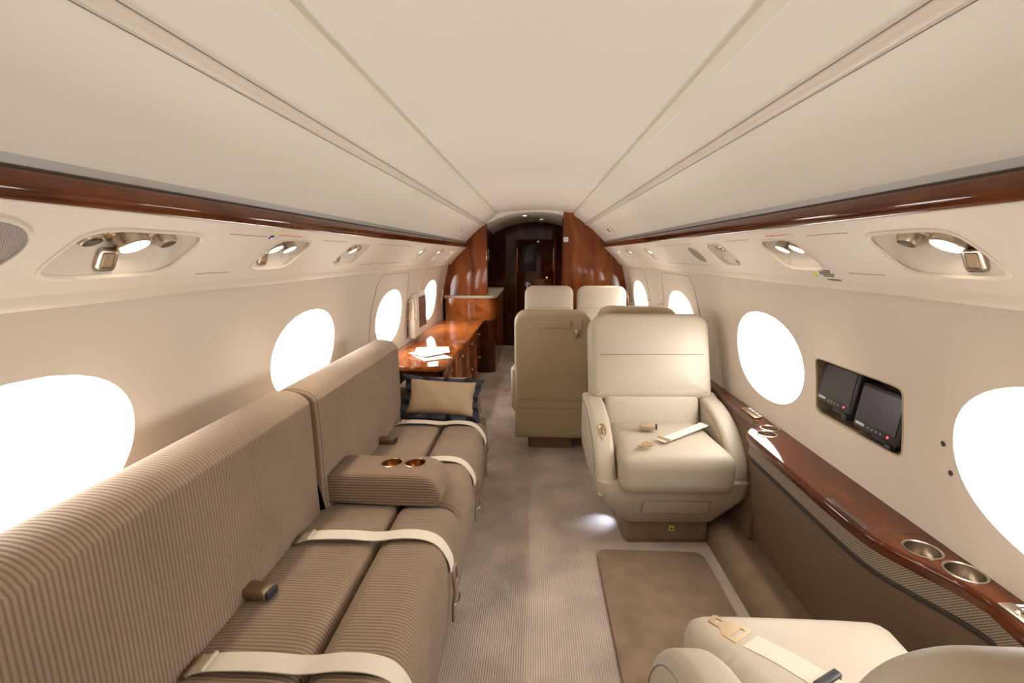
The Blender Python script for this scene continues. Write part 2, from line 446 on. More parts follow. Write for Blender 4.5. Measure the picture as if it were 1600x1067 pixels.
# pods: (centre y, half length, kind) on each service panel
POD = {-1: [(1.04, .17, 'large'), (1.68, .125, 'two'), (2.33, .14, 'three'), (3.70, .09, 'small'), (4.37, .09, 'small'), (5.03, .09, 'small')],
       1: [(1.105, .135, 'pair'), (1.69, .12, 'two'), (2.28, .105, 'vent'), (3.68, .09, 'small'), (4.42, .09, 'small'), (5.0, .09, 'small')]}
surfW = {s: Surf(wall_prof, s) for s in (-1, 1)}
surfP = {s: Surf(psu_prof, s) for s in (-1, 1)}
S_WIN = surfW[1].s_at_z(WIN_Z)
S_POD = surfP[1].s_at_z(1.372)
SIDE = {-1: 'left', 1: 'right'}
REC = (1.575, surfW[1].s_at_z(.90), .215, .103, 14, 0)         # screen recess in the right wall
def win_hole(yc): return (yc, S_WIN, WIN_HY, WIN_HZ, 2.15, 0)
def pod_hole(sgn, yc, hl): return (yc, S_POD, hl, .068, 4.6, .35)

for sgn in (-1, 1):
    cells = []; y = Y0
    for yc in WIN_Y:
        a, b = yc - .40, yc + .40
        if sgn == 1 and abs(yc - .88) < .01: b = REC[0] - .27
        if sgn == 1 and abs(yc - 2.19) < .01: a = REC[0] + .27
        if a > y + 1e-6:
            if sgn == 1 and abs(y - (REC[0] - .27)) < 1e-6: cells.append((y, a, REC))
            else: cells.append((y, a, None))
        cells.append((a, b, win_hole(yc))); y = b
    cells.append((y, Y1, None))
    wl = tag(band('wall_' + SIDE[sgn], surfW[sgn], cells, 'wall'), 'cream vinyl cabin side wall with oval windows, ' + SIDE[sgn] + ' side', kind='structure')
    cells = []; y = Y0
    for (yc, hl, kd) in POD[sgn]:
        a, b = yc - hl - .10, yc + hl + .10
        cells.append((y, a, None)); cells.append((a, b, pod_hole(sgn, yc, hl))); y = b
    cells.append((y, Y1, None))
    band('panel_lip', Surf(lip_prof, sgn), [(Y0, Y1, None)], 'panel', wl)
    sp = band('service_panel', surfP[sgn], cells, 'panel', wl)
    rb = band('rail_backing', Surf(rail_prof, sgn), [(Y0, Y1, None)], 'strip', wl)
ceiling = band('ceiling', Surf(ceil_prof, 1), [(Y0, YB + .03, None)], 'ceil')
tag(ceiling, 'cream headliner along the middle of the cabin', kind='structure')
cl2 = band('headliner_half', Surf(ceil_prof, -1), [(Y0, YB + .03, None)], 'ceil', ceiling)
for sgn in (-1, 1):
    band('side_panel', Surf(slope_a, sgn), [(Y0, YB + .03, None)], 'ceil', ceiling)
    band('bead', Surf(slope_b, sgn), [(Y0, YB + .03, None)], 'panel', ceiling)
    band('upper_side_panel', Surf(slope_c, sgn), [(Y0, YB + .03, None)], 'ceil', ceiling)
    band('ceiling_step', Surf(step_prof, sgn), [(Y0, YB + .03, None)], 'ceil', ceiling)
    # thin dark joint lines along the bead
    for (px, pz, nm) in ((.5855, 1.6935, 'joint'), (.5565, 1.7125, 'joint')):
        tube(nm, [(sgn * px, Y0, pz), (sgn * px, YB, pz)], .0011, 'seam', ceiling, 5)
# cross joints in the headliner
for yy in (.93,):
    pts = [(x, yy, z - .0006) for x, z in ceil_prof] ; pts = pts + [(-x, y_, z) for x, y_, z in pts[::-1][1:]]
    tube('headliner_joint', pts, .0012, 'seam', ceiling, 5)
# glossy wooden rails
for i, sgn in enumerate((-1, 1)):
    rp = [(.776, 1.452), (.768, 1.452), (.762, 1.458), (.758, 1.472), (.760, 1.487), (.764, 1.495), (.771, 1.500), (.781, 1.501), (.797, 1.49), (.797, 1.465)]
    r = loft('trim_%d' % (i + 1), [[(sgn * x, yy, z) for x, z in rp] for yy in (Y0, YB + .001)], 'wood', smooth=50)
    tag(r, 'glossy mahogany rail along the ' + SIDE[sgn] + ' cabin wall', kind='structure')
    tube('piping', [(sgn * .7735, Y0, 1.4515), (sgn * .7735, YB, 1.4515)], .003, 'panel', r, 6)
    tube('groove', [(sgn * .7765, Y0, 1.5025), (sgn * .7765, YB, 1.5025)], .003, 'gap', r, 6)

# floor
floor = mesh('floor', [(-1.1, Y0, 0), (1.1, Y0, 0), (1.1, Y1, 0), (-1.1, Y1, 0), (-1.1, Y0, -.05), (1.1, Y0, -.05), (1.1, Y1, -.05), (-1.1, Y1, -.05)],
             [(0, 1, 2, 3), (4, 7, 6, 5), (0, 4, 5, 1), (1, 5, 6, 2), (2, 6, 7, 3), (3, 7, 4, 0)], 'carpet', smooth=None)
tag(floor, 'taupe ribbed aisle carpet', kind='structure')
# aft wall behind the viewer
aft = box('wall_aft', (0, Y0 - .02, .95), (1.15, .02, 1.0), 'wall', bev=0)
tag(aft, 'cream wall closing the cabin aft', kind='structure')

# windows
wi = 0
for sgn in (-1, 1):
    for yc in WIN_Y:
        wi += 1
        w = thing('window_%d' % wi, (0, 0, 0), None, None); tag(w, kind='structure')
        sf = surfW[sgn]; n = 56; rings = []
        for off, sc in ((.0008, 1.05), (.0008, .998), (.006, .994), (.02, .99), (.04, .99)):
            rings.append([sf.pt(*super_pt((yc, S_WIN, WIN_HY * sc, WIN_HZ * sc, 2.15, 0), 2 * PI * k / n), off) for k in range(n)])
        loft('window_frame', rings, 'panel', w, caps=False)
        pr = [[sf.pt(*super_pt((yc, S_WIN, WIN_HY * sc, WIN_HZ * sc, 2.15, 0), 2 * PI * k / n), .022) for k in range(n)] for sc in (.99, .6, .2)]
        c = loft('pane', pr, 'glass', w, caps=True)

# ------------------------------------------------------------------ forward bulkhead, galley and vestibule
half = []                                  # cabin section from the floor up to the centre line (positive side)
for pr_ in (wall_prof, lip_prof, psu_prof, [(.772, 1.458), (.776, 1.522)], slope_a, slope_c, step_prof, ceil_prof):
    for p in pr_:
        if not half or (Vector(p) - Vector(half[-1])).length > 1e-4: half.append(p)
def section_cut(xmin, zmin=0.0):
    pts = [p for p in half if p[0] >= xmin and p[1] >= zmin]
    zt = None
    for a, b in zip(half, half[1:]):
        if (a[0] - xmin) * (b[0] - xmin) < 0 and a[1] > 1: zt = a[1] + (b[1] - a[1]) * (xmin - a[0]) / (b[0] - a[0])
    xb = [a[0] for a in half if a[1] >= zmin][0]
    return [(xmin, zmin), (xb, zmin)] + pts + [(xmin, zt)]
def upright(name, outline, y0, y1, m, parent=None, sx=1, holes=()):
    return prism(name, [(sx * x, z) for x, z in outline], y0, y1, m, parent, holes, fn=lambda a, b, c: (a, c, b))
# right bulkhead
br = upright('wall_bulkhead_right', [(x + (.01 if x > .4 else 0), z) for x, z in section_cut(.32)], YB, YB + .05, 'woodv')
tag(br, 'glossy mahogany bulkhead panel right of the passage', kind='structure')
box('edge_trim', (.318, YB + .025, .90), (.006, .03, .88), 'wooddark', br, .003)
# left bulkhead, upper panel over a cabinet with a pale counter edge
bl = upright('wall_bulkhead_left', [(x + (.01 if x > .6 else 0), z) for x, z in section_cut(.545, .90)], YB, YB + .05, 'woodv', sx=-1)
tag(bl, 'glossy mahogany bulkhead panel left of the passage', kind='structure')
box('edge_trim', (-.543, YB + .025, 1.30), (.006, .03, .37), 'wooddark', bl, .003)
box('brass_latch', (-.548, YB - .002, 1.36), (.004, .004, .05), 'gold', bl, .002)

gal = thing('galley_cabinet', (-.78, YB, 0), 'mahogany galley cabinet with rounded end and pale counter edge below the left bulkhead', 'cabinet')
def rounded_end(x0, x1, y0, y1, r, n=10):
    pts = [(x0, y0)]
    for k in range(n + 1):
        a = -PI / 2 + PI / 2 * k / n; pts.append((x1 - r + r * math.cos(a), y0 + r + r * math.sin(a)))
    pts += [(x1, y1), (x0, y1)]
    return pts
gx = .78
prism('body', [(x + gx, y - YB) for x, y in rounded_end(-1.03, -.455, YB - .02, 7.0, .10)], 0, .875, 'wood2', gal)
prism('counter', [(x + gx, y - YB) for x, y in rounded_end(-1.045, -.44, YB - .035, 7.0, .09)], .875, .905, 'cream', gal)
cd = prism('end_post', [(x + gx, y - YB) for x, y in rounded_end(-.64, -.452, YB - .06, YB + .3, .088)], 0, .62, 'wooddark', gal)
box('back_panel', (-.20, .75, 1.35), (.01, .65, .45), 'wooddark', gal, .002)
box('shelf', (0.0, .6, 1.28), (.19, .5, .012), 'wooddark', gal, .002)
lathe('carafe', (.19, .35, 1.292), (0, 0, 1), [(.04, 0), (.042, .05), (.04, .13), (.025, .16), (.026, .175)], 'nickel', gal, 20, caps=True)
box('upper_cupboard', (.0, .62, 1.62), (.20, .50, .07), 'wooddark', gal, .004)

# vestibule beyond the bulkhead
vest = [(x * .98, z + .0) for x, z in half if z > 1.2]
arch = [(1.06, 1.28)]
for k in range(25):
    a = PI * k / 24; arch.append((.86 * math.cos(a), 1.28 + .565 * math.sin(a)))
arch.append((-1.06, 1.28))
vc = loft('ceiling_vestibule', [[(x, yy, z) for x, z in arch] for yy in (YB - .0, Y1 + .02)], 'ceil', caps=False, closed=False)
tag(vc, 'arched vestibule ceiling', kind='structure')
fwd = upright('wall_forward', [(-1.08, 0), (1.08, 0)] + arch, Y1, Y1 + .06, 'wooddark')
tag(fwd, 'dark mahogany wall at the forward end', kind='structure')
# closing ring between cabin headliner and vestibule arch
for sgn in (-1, 1):
    box('wall_vestibule_' + SIDE[sgn], (sgn * 1.02, (YB + Y1) / 2 + .03, .95), (.03, (Y1 - YB) / 2 - .03, .95), 'wooddark', bev=0)['kind'] = 'structure'
hd = upright('wall_header', [(1.15, 1.28), (1.15, 2.05), (-1.15, 2.05), (-1.15, 1.28)] + arch[::-1], YB + .001, YB + .02, 'ceil')
tag(hd, 'cream edge between headliner and vestibule', kind='structure')
dr = thing('door_1', (0, Y1, 0), None, None); tag(dr, kind='structure')
box('door_leaf', (.005, -.012, .80), (.27, .012, .79), 'wooddark', dr, .004)
for x in (-.283, .293): box('door_jamb', (x, -.014, .81), (.012, .016, .81), 'woodv', dr, .004)
for x in (-.262, .272): box('hinge_strip', (x, -.028, 1.30), (.004, .003, .17), 'gold', dr, .002)
box('upper_pane', (-.09, -.026, 1.32), (.11, .004, .19), 'screen', dr, .01)
box('lower_inset', (.10, -.026, .80), (.15, .004, .22), 'woodv', dr, .03)
lathe('latch', (.18, -.025, 1.02), (0, -1, 0), [(.03, 0), (.03, .012), (.012, .02), (.012, .05)], 'nickel', dr, 16, caps=True)
for i, (x, y, z) in enumerate(((-.12, 5.95, 1.832), (.085, 6.6, 1.836))):
    t = thing('ceiling_downlight', (x, y, z), ('lit recessed downlight just past the headliner edge' if i == 0 else 'lit recessed downlight deeper in the dark vestibule'), 'downlight', group='vestibule downlights')
    lathe('bezel', (0, 0, 0), (0, 0, -1), [(.05, -.02), (.05, .004), (.04, .006), (.038, 0)], 'nickel', t, 24)
    lathe('lens', (0, 0, -.002), (0, 0, -1), [(.0001, 0), (.038, 0)], 'lens', t, 24)
    ld = bpy.data.lights.new('downlight_beam', 'SPOT'); ld.energy = 6; ld.spot_size = 2.2; ld.spot_blend = .6; ld.color = (1, .82, .6); ld.shadow_soft_size = .03
    lo = bpy.data.objects.new('downlight_beam', ld); col.objects.link(lo); lo.location = (x, y, z - .03)
ls = thing('light_switch', (.352, YB, 1.54), 'small white light switch on the right mahogany bulkhead', 'switch')
box('plate', (0, -.004, 0), (.026, .004, .026), 'white', ls, .003)
for dx in (-.009, .009): box('rocker', (dx, -.009, 0), (.006, .003, .014), 'grey_print', ls, .002)

# ------------------------------------------------------------------ service units on the upper panels
LAMP_W = 5.0
def pod(sgn, yc, hl, kind, label):
    sf = surfP[sgn]; base = sf.pt(yc, S_POD)
    t = thing('service_unit', base, label, 'light unit', group='overhead service units along the ' + SIDE[sgn] + ' wall')
    n = 64; hole = pod_hole(sgn, yc, hl)
    def ring(scale, off, ds=0.0, hscale=None):
        y_, s_, hy, hs, e, sh = hole
        return [sf.pt(*super_pt((y_, s_ + ds, hy * scale if hscale is None else hy - hscale, hs * scale if hscale is None else hs - hscale, e, sh), 2 * PI * k / n), off) - base for k in range(n)]
    loft('rim', [ring(1, .004, hscale=-.007), ring(1, -.002, hscale=-.005), ring(1, -.003, hscale=0), ring(1, .004, hscale=.003)], 'panel', t, caps=False)
    def depth(u, v):                                    # flat floor in the upper half, easing out to the lower rim
        e_ = min(1.0, max(0.0, (1 - abs(u / hl)) / .16)); up_ = min(1.0, max(0.0, (.068 - v) / .012)); lo_ = min(1.0, max(0.0, (v + .068) / .058))
        return .040 * e_ ** .6 * up_ * lo_
    T_ = [1.07, 1.0, .985, .96, .93, .90, .86, .80, .72, .62, .50, .38, .25, .12, .03]; rows = []
    for k, t_ in enumerate(T_):
        rr = []
        for q in range(n):
            y_, s_ = super_pt((yc, S_POD, hl * t_, .068 * t_, 4.6, .35), 2 * PI * q / n); v = s_ - S_POD; u = y_ - yc - .35 * v
            rr.append(sf.pt(y_, s_, .0008 + .005 * (k > 1) + (depth(u, v) if k > 0 else 0)) - base)
        rows.append(rr)
    loft('tray', rows, 'panel', t, caps='end', smooth=50)
    up = sf.up(S_POD); nin = sf.normal_in(S_POD)
    ax = (Vector((0, 0, -1)) * .42 + nin * .72).normalized()
    def spot(dy, dv): return Vector((0, dy + .35 * dv, 0)) + up * dv - nin * (.005 + depth(dy, dv) - .004)
    def lamp(dy, r=.031, dv=.020):
        p = spot(dy, dv)
        l = lathe('reading_lamp', p, ax, [(r * 1.45, -.012), (r * 1.45, .0), (r * 1.25, .004), (r * 1.05, .005), (r * 1.02, .030), (r * .92, .032)], 'nickel', t, 28)
        lathe('lens', p + ax * .031, ax, [(.0001, .002), (r * .6, .0015), (r * .93, 0)], 'lens', l, 28)
        ld = bpy.data.lights.new('reading_beam', 'SPOT'); ld.energy = LAMP_W; ld.color = (1, .91, .79); ld.spot_size = math.radians(115); ld.spot_blend = .8; ld.shadow_soft_size = .025
        lo = bpy.data.objects.new('reading_beam', ld); col.objects.link(lo); lo.parent = t; lo.location = p + ax * .04
        lo.rotation_euler = (Vector((-sgn * .35, 0, -1))).to_track_quat('-Z', 'Y').to_euler()
    def vent(dy, r=.022, dv=.024, open_=True):
        p = spot(dy, dv)
        l = lathe('air_vent', p, ax, [(r * 1.9, -.012), (r * 1.9, 0), (r * 1.6, .005), (r * 1.15, .004), (r * 1.1, .018), (r * .95, .026), (r * .8, .027), (r * .75, .018)], 'nickel', t, 28)
        lathe('nozzle', p + ax * .019, ax, [(.0001, 0), (r * .8, 0)], 'black', l, 20)
    def button(dy, dv=-.038, w=.026, h=.020):
        y_ = yc + dy
        outline = rrect(w, h, .011)
        slab('call_button', outline, .046, .036, .003, lambda u, v, d: sf.pt(y_ + u + .35 * (v + dv), S_POD + dv + v, d - .044 + .005 + depth(dy + u, dv + v)) - base, 'nickel', t, seg=2, rings_in=2)
        b = slab('button_face', rrect(w * .62, h * .7, .004), .038, .0345, .001, lambda u, v, d: sf.pt(y_ + u + .35 * (v + dv), S_POD + dv + v, d - .044 + .005 + depth(dy + u, dv + v)) - base, 'bronze', t, seg=1, rings_in=2)
    far = 1
    if kind == 'large': vent(-.105, .022); lamp(0, .032); vent(.098, .020); button(-.01)
    elif kind == 'pair': lamp(-.05, .032); vent(.06, .022); button(-.05)
    elif kind == 'two': lamp(-.05, .027); lamp(.042, .026); (button(-.04) if sgn < 0 else None)
    elif kind == 'three': vent(-.082, .019); lamp(.0, .024); vent(.08, .018); button(-.06, w=.026)
    elif kind == 'vent': vent(.03, .024); vent(-.05, .018); button(-.055)
    else: lamp(.0, .024); button(-.03, -.038, .022, .018)
    return t
pl = {-1: ['largest service unit on the left panel with one lit lamp between two vents', 'left service unit with two lit lamps under the pink sign',
           'left service unit with one lamp and two small vents above the second oval window', 'small left service unit above the fold-out screen', 'small left service unit between the screen and the bulkhead', 'small left service unit closest to the mahogany bulkhead'],
      1: ['largest service unit on the right panel with one lit lamp and a dark vent', 'right service unit with two lit lamps above the yellow placard', 'right service unit with vents only beside the oval speaker',
          'small right service unit, nearest of the three by the exit sign', 'small right service unit, middle of the three by the exit sign', 'small right service unit closest to the right bulkhead']}
for sgn in (-1, 1):
    for (yc, hl, kd), lb in zip(POD[sgn], pl[sgn]): pod(sgn, yc, hl, kd, lb)
# speakers
for sgn, yc, hy, hs, lb in ((-1, .672, .122, .078, 'round grey mesh speaker at the left edge of the upper panel'), (1, 2.63, .075, .055, 'oval grey mesh speaker on the right upper panel')):
    sf = surfP[sgn]; sc = S_POD + .0; base = sf.pt(yc, sc); n = 48
    t = thing('speaker', base, lb, 'speaker')
    def ring(k_, off): return [sf.pt(*super_pt((yc, sc, hy + k_, hs + k_, 2.1, .35), 2 * PI * k / n), off) - base for k in range(n)]
    loft('rim', [ring(.006, .002), ring(.005, -.003), ring(0, -.004), ring(-.001, .002)], 'panel', t, caps=False)
    loft('mesh', [ring(0, -.001), ring(-.02, -.0015), ring(-.045, -.002)], 'mesh', t, caps=True)

# placards and signs
def on_panel(sf, y, s, off=-.001): return sf.pt(y, s, off)
def placard(sf, yc, sc, hy, hs, m, name, parent=None, off=-.0008, sh=0):
    q = [sf.pt(yc + a * hy + sh * b * hs, sc + b * hs, off) for a, b in ((-1, -1), (1, -1), (1, 1), (-1, 1))] + [sf.pt(yc + a * hy + sh * b * hs, sc + b * hs, off + .002) for a, b in ((-1, -1), (1, -1), (1, 1), (-1, 1))]
    return mesh(name, q, [(0, 1, 2, 3), (4, 5, 6, 7), (0, 1, 5, 4), (1, 2, 6, 5), (2, 3, 7, 6), (3, 0, 4, 7)], m, parent, None)
sl = surfP[-1]; sr = surfP[1]; STOP = sl.s_at_z(1.432)
def ptext(sf, body, size, yc, sc, m, parent, off=-.0012):
    xd = Vector((0, 1, 0)) * (1 if sf.sgn < 0 else -1)
    return text('lettering', body, size, sf.pt(yc, sc, off), xd, sf.up(sc), m, parent, .0004)
t = thing('seat_belt_sign', (0, 0, 0), 'lit pink seat belt sign above the left two-lamp service unit', 'sign')
placard(sl, 1.625, STOP, .085, .012, 'panel', 'plate', t)
ptext(sl, 'NO SMOKING', .011, 1.58, STOP, 'pink_print', t); ptext(sl, 'FASTEN SEAT BELT', .009, 1.66, STOP, 'pink_print', t)
t = thing('seat_belt_sign', (0, 0, 0), 'lit pink seat belt sign above the right two-lamp service unit', 'sign')
placard(sr, 1.645, STOP, .085, .012, 'panel', 'plate', t)
ptext(sr, 'NO SMOKING', .011, 1.69, STOP, 'pink_print', t); ptext(sr, 'FASTEN SEAT BELT', .009, 1.61, STOP, 'pink_print', t)
t = thing('safety_placard', (0, 0, 0), 'small white placard with yellow and blue figure on the left upper panel', 'placard')
placard(sl, 1.512, STOP - .004, .016, .019, 'white', 'card', t, sh=.3)
placard(sl, 1.516, STOP + .006, .007, .007, 'yellow', 'figure', t, -.0028, .5); placard(sl, 1.508, STOP - .007, .010, .0045, 'blue_print', 'band', t, -.0028); placard(sl, 1.503, STOP - .016, .004, .003, 'dark_print', 'mark', t, -.0028)
t = thing('safety_placard', (0, 0, 0), 'yellow and grey printed placard below the right two-lamp service unit', 'placard')
SB = sr.s_at_z(1.312)
placard(sr, 1.632, SB, .010, .014, 'yellow', 'figure', t)
for k, (hw, c) in enumerate(((.038, 1.575), (.030, 1.572), (.038, 1.566), (.026, 1.564), (.034, 1.548), (.030, 1.54))):
    placard(sr, c, SB + .013 - .0075 * k - (.006 if k > 3 else 0), hw, .0021, 'dark_print', 'print_line', t)
slp = {s: Surf(slope_a, s) for s in (-1, 1)}
for sgn, mt in ((-1, 'grey_print'), (1, 'red_print')):
    sf = slp[sgn]; se = sf.s_at_z(1.595)
    t = thing('exit_sign', (0, 0, 0), 'small ' + ('grey' if sgn < 0 else 'red') + ' lettered EXIT sign on the ' + SIDE[sgn] + ' ceiling slope', 'sign')
    placard(sf, 4.70, se, .16, .035, 'white', 'plate', t, -.003)
    text('lettering', 'EXIT', .065, sf.pt(4.70, se, -.0036), Vector((0, 1, 0)) * (1 if sgn < 0 else -1), sf.up(se), mt, t, .0005)
    placard(sf, 4.50 if sgn > 0 else 4.93, se, .012, .03, 'yellow', 'arrow', t, -.003) if sgn > 0 else None
# access panel joint lines on the service panels
for sgn in (-1, 1):
    sf = surfP[sgn]; sh_, sl_ = sf.s_at_z(1.425), sf.s_at_z(1.318)
    par = bpy.data.objects['wall_' + SIDE[sgn]]
    for ya, yb, s_ in ((1.30, 1.49, sh_), (1.30, 1.45, sl_), (1.88, 2.12, sh_), (2.55, 3.40, sl_), (2.55, 3.3, sh_)):
        tube('panel_joint', [sf.pt(ya, s_, -.0002), sf.pt(yb, s_, -.0002)], .0009, 'seam', par, 5)
    # emergency exit hatch outline round the third and fourth windows
    sw = surfW[sgn]
    for yc in (3.50, 4.86):
        ps = []
        top = sw.L - .035
        for (y_, s_) in ((yc - .44, .72), (yc - .44, 1.0), (yc - .40, 1.18), (yc - .34, top), (yc + .34, top), (yc + .40, 1.18), (yc + .44, 1.0), (yc + .44, .72)): ps.append(sw.pt(y_, min(s_, top), -.0003))
        tube('hatch_joint', ps, .0016, 'seam', par, 5)
# hatch handles beside the far windows
hl_n = {(-1, 3.97): 'brass hatch handle between the third and fourth left windows', (-1, 5.36): 'brass hatch handle beside the left bulkhead', (1, 3.97): 'brass hatch handle between the two far right windows', (1, 5.36): 'brass hatch handle beside the right bulkhead'}
for (sgn, y_), lb in hl_n.items():
    sw = surfW[sgn]; s1, s2 = sw.s_at_z(.84), sw.s_at_z(.98)
    t = thing('hatch_handle', sw.pt(y_, s1), lb, 'handle'); b0 = sw.pt(y_, s1)
    tube('grip', [sw.pt(y_, s1, .0) - b0, sw.pt(y_, s1, -.03) - b0, sw.pt(y_, s2, -.03) - b0, sw.pt(y_, s2, 0) - b0], .008, 'gold', t, 8)
    for s_ in (s1, s2): slab('foot', rrect(.018, .014, .006), .001, -.004, .001, lambda u, v, d: sw.pt(y_ + u, s_ + v, d) - b0, 'gold', t, seg=1, rings_in=2)
# dark shade brackets seen against the third windows
for sgn, y_, lb in ((-1, 3.33, 'thin dark shade bracket across the third left window'), (1, 4.62, 'thin dark shade bracket across the farthest right window')):
    sw = surfW[sgn]; s1, s2 = sw.s_at_z(.83), sw.s_at_z(.965)
    t = thing('shade_bracket', sw.pt(y_ - .06, s1), lb, 'bracket'); b0 = sw.pt(y_ - .06, s1)
    tube('wire', [sw.pt(y_ - .14, s1, .0) - b0, sw.pt(y_ - .02, s1, -.02) - b0, sw.pt(y_ - .02, s2, -.02) - b0, sw.pt(y_ - .14, s2, .0) - b0], .0045, 'bronze', t, 6)
# two dark fasteners in the right wall by the near window
for y_, z_, lb in ((1.222, .895, 'upper dark screw hole beside the near right window'), (1.195, .828, 'lower dark screw hole beside the near right window')):
    sw = surfW[1]; s_ = sw.s_at_z(z_); p = sw.pt(y_, s_); nn = sw.normal_in(s_)
    t = thing('wall_screw', p, lb, 'screw'); lathe('head', (0, 0, 0), nn, [(.007, -.002), (.007, .0012), (.005, .002), (.0001, .0015)], 'gap', t, 14)

# ------------------------------------------------------------------ screens in the right wall recess
sw = surfW[1]; yc, sc, hy, hs, e_, _ = REC; n = 72; b0 = sw.pt(yc, sc, .05)
t = thing('screen_recess', b0, 'open rectangular recess in the right wall around the two dark monitors', 'recess')
rg = [[sw.pt(*super_pt((yc, sc, hy * k_, hs * k_, e_, 0), 2 * PI * k / n), off) - b0 for k in range(n)] for k_, off in ((1.05, .0008), (.998, .001), (1, .11), (.5, .112), (.05, .113))]
loft('liner', rg, mat('recess_liner', (.20, .155, .10), .7), t, caps='end')
rim = [[sw.pt(*super_pt((yc, sc, hy + k_, hs + k_, e_, 0), 2 * PI * k / n), off) - b0 for k in range(n)] for k_, off in ((.003, 0), (.003, -.0015), (-.001, -.0015), (-.001, .004))]
loft('edge', rim, 'tan', t, caps=False)
for i, (yy, zz, lb) in enumerate(((1.682, .918, 'small dark monitor in the wall recess, farther of the two'), (1.470, .893, 'small dark monitor in the wall recess, nearer of the two'))):
    t = thing('monitor', (1.078, yy, zz), lb, 'monitor', group='monitors in the wall recess')
    Rz = Matrix.Rotation(math.radians(8), 3, 'Y')
    box('housing', (0.012, 0, 0), (.022, .098, .076), 'bezel', t, .010, 3, Rz)
    box('screen', Rz @ Vector((-.0115, 0, .010)), (.0015, .089, .056), 'screen', t, .001, 1, Rz)
    box('top_edge', Rz @ Vector((-.0115, 0, .0625)), (.001, .083, .0012), 'grey_print', t, 0, 1, Rz)
    box('maker_mark', Rz @ Vector((-.0112, .062, -.056)), (.001, .020, .004), 'grey_print', t, 0, 1, Rz)
    for k in range(4): box('control_dot', Rz @ Vector((-.0112, .022 - .018 * k, -.057)), (.001, .0025, .0018), 'grey_print', t, 0, 1, Rz)
    box('power_led', Rz @ Vector((-.0115, -.062, -.056)), (.0015, .003, .003), 'red', t, .001, 1, Rz)
    box('mount', (.018, -.02, -.083), (.018, .05, .012), 'black', t, .004)
    box('mount_foot', (.012, -.05, -.092), (.02, .014, .012), 'black', t, .004)

# ------------------------------------------------------------------ right side ledge
ZL = .635
inner = catmull([(1.0, -.6), (1.0, .4), (1.0, .80), (1.004, .91)], 3) + catmull([(1.015, .985), (1.0, 1.04), (.955, 1.135), (.922, 1.22), (.912, 1.35), (.912, 1.6), (.912, 1.88)], 4)
inner += [(.912 + .10 * (1 - math.cos(PI / 2 * k / 8)), 1.95 + .10 * math.sin(PI / 2 * k / 8)) for k in range(1, 9)]
ledge = thing('side_ledge', (1.0, 1.0, ZL), 'glossy mahogany side ledge with woven grille under the right windows', 'ledge')
L0 = Vector((1.0, 1.0, ZL))
def L(x, y, z): return (x - 1.0, y - 1.0, z - ZL)
cups = [(1.003, 1.163, .039), (1.033, 1.075, .039), (1.030, 2.085 - .05, .036), (.985, 1.965, .036)]
back = [(1.078, y) for y in (2.05, 1.5, .5, -.6)]
top = prism('ledge_top', inner + back, ZL - .014, ZL, 'wood', ledge, [circle(x, y, r) for x, y, r in cups], fn=L)
loft('front_rail', [[L(x + dx, y, z) for x, y in inner] for dx, z in ((0, ZL), (-.006, ZL - .006), (-.008, ZL - .018), (-.004, ZL - .036), (.012, ZL - .042))], 'wood', ledge, caps=False, closed=False)
loft('woven_grille', [[L(x + dx, y, z) for x, y in inner] for dx, z in ((.008, ZL - .040), (.010, ZL - .095))], 'weave', ledge, caps=False, closed=False)
loft('dark_bead', [[L(x + dx, y, z) for x, y in inner] for dx, z in ((.010, ZL - .095), (.004, ZL - .097), (.004, ZL - .101), (.012, ZL - .103), (.004, ZL - .105), (.004, ZL - .109), (.014, ZL - .111))], 'gap', ledge, caps=False, closed=False)
loft('lower_panel', [[L(x + (.99 - x) * t_ + .012, y, (ZL - .11) * (1 - t_) + .10 * t_) for x, y in inner] for t_ in (0, .33, .66, 1)], 'taupe', ledge, caps=False, closed=False)
prism('rear_ledge', [(1.012, 2.03), (1.012, YB), (1.075, YB), (1.075, 2.03)], ZL - .03, ZL - .002, 'wood', ledge, fn=L)
loft('rear_panel', [[L(x, y, z) for x, z in ((1.015, .61), (.970, .0), (.985, .0), (1.03, .61))] for y in (2.03, YB)], 'taupe', ledge)
for x, y, r in cups:
    c = lathe('cup_holder', L(x, y, ZL), (0, 0, 1), [(r + .004, -.001), (r + .004, .002), (r, .003), (r - .002, .001), (r - .003, -.05), (r - .012, -.055), (.001, -.055)], 'nickel', ledge, 36)
# slot for the folding table and joints
box('table_slot', L(.922, 1.335, ZL - .004), (.012, .085, .005), 'gap', ledge, .001)
box('slot_lip', L(.914, 1.335, ZL + .001), (.003, .085, .002), 'wood', ledge, .001)
box('table_slot', L(.912, 1.84, ZL - .026), (.003, .10, .006), 'gap', ledge, .001)
for y in (1.235, 1.90): box('table_joint', L(.99, y, ZL + .0002), (.07, .0012, .0006), 'gap', ledge, 0)
def control(x, y, hy, nm='control_panel', tilt=0):
    b = box(nm, L(x, y, ZL + .002), (.017, hy, .0035), 'bronze' if y > 1 else 'nickel', ledge, .003)
    o = Vector(L(x, y, ZL + .0065))
    box('display', o + Vector((.007, 0, -.0005)), (.0035, hy * .62, .0008), 'black', b, .0005, 1)
    for k in range(4): lathe('knob', o + Vector((-.006, hy * (-.6 + .4 * k), -.001)), (0, 0, 1), [(.0055, 0), (.0055, .003), (.004, .004), (.0001, .003)], 'gold' if y < 1 else 'bronze', b, 14)
control(1.026, .885, .085); control(1.035, 2.235, .075)
for k in range(5): box('printed_label', L(1.056, .965 - .012 * k, ZL + .0008), (.010 + .003 * (k % 2), .0035, .0008), 'white', ledge, 0)
for k in range(4): box('printed_label', L(1.060, 2.20 + .035 * k, ZL + .0006), (.008, .013, .0008), 'white', ledge, 0)
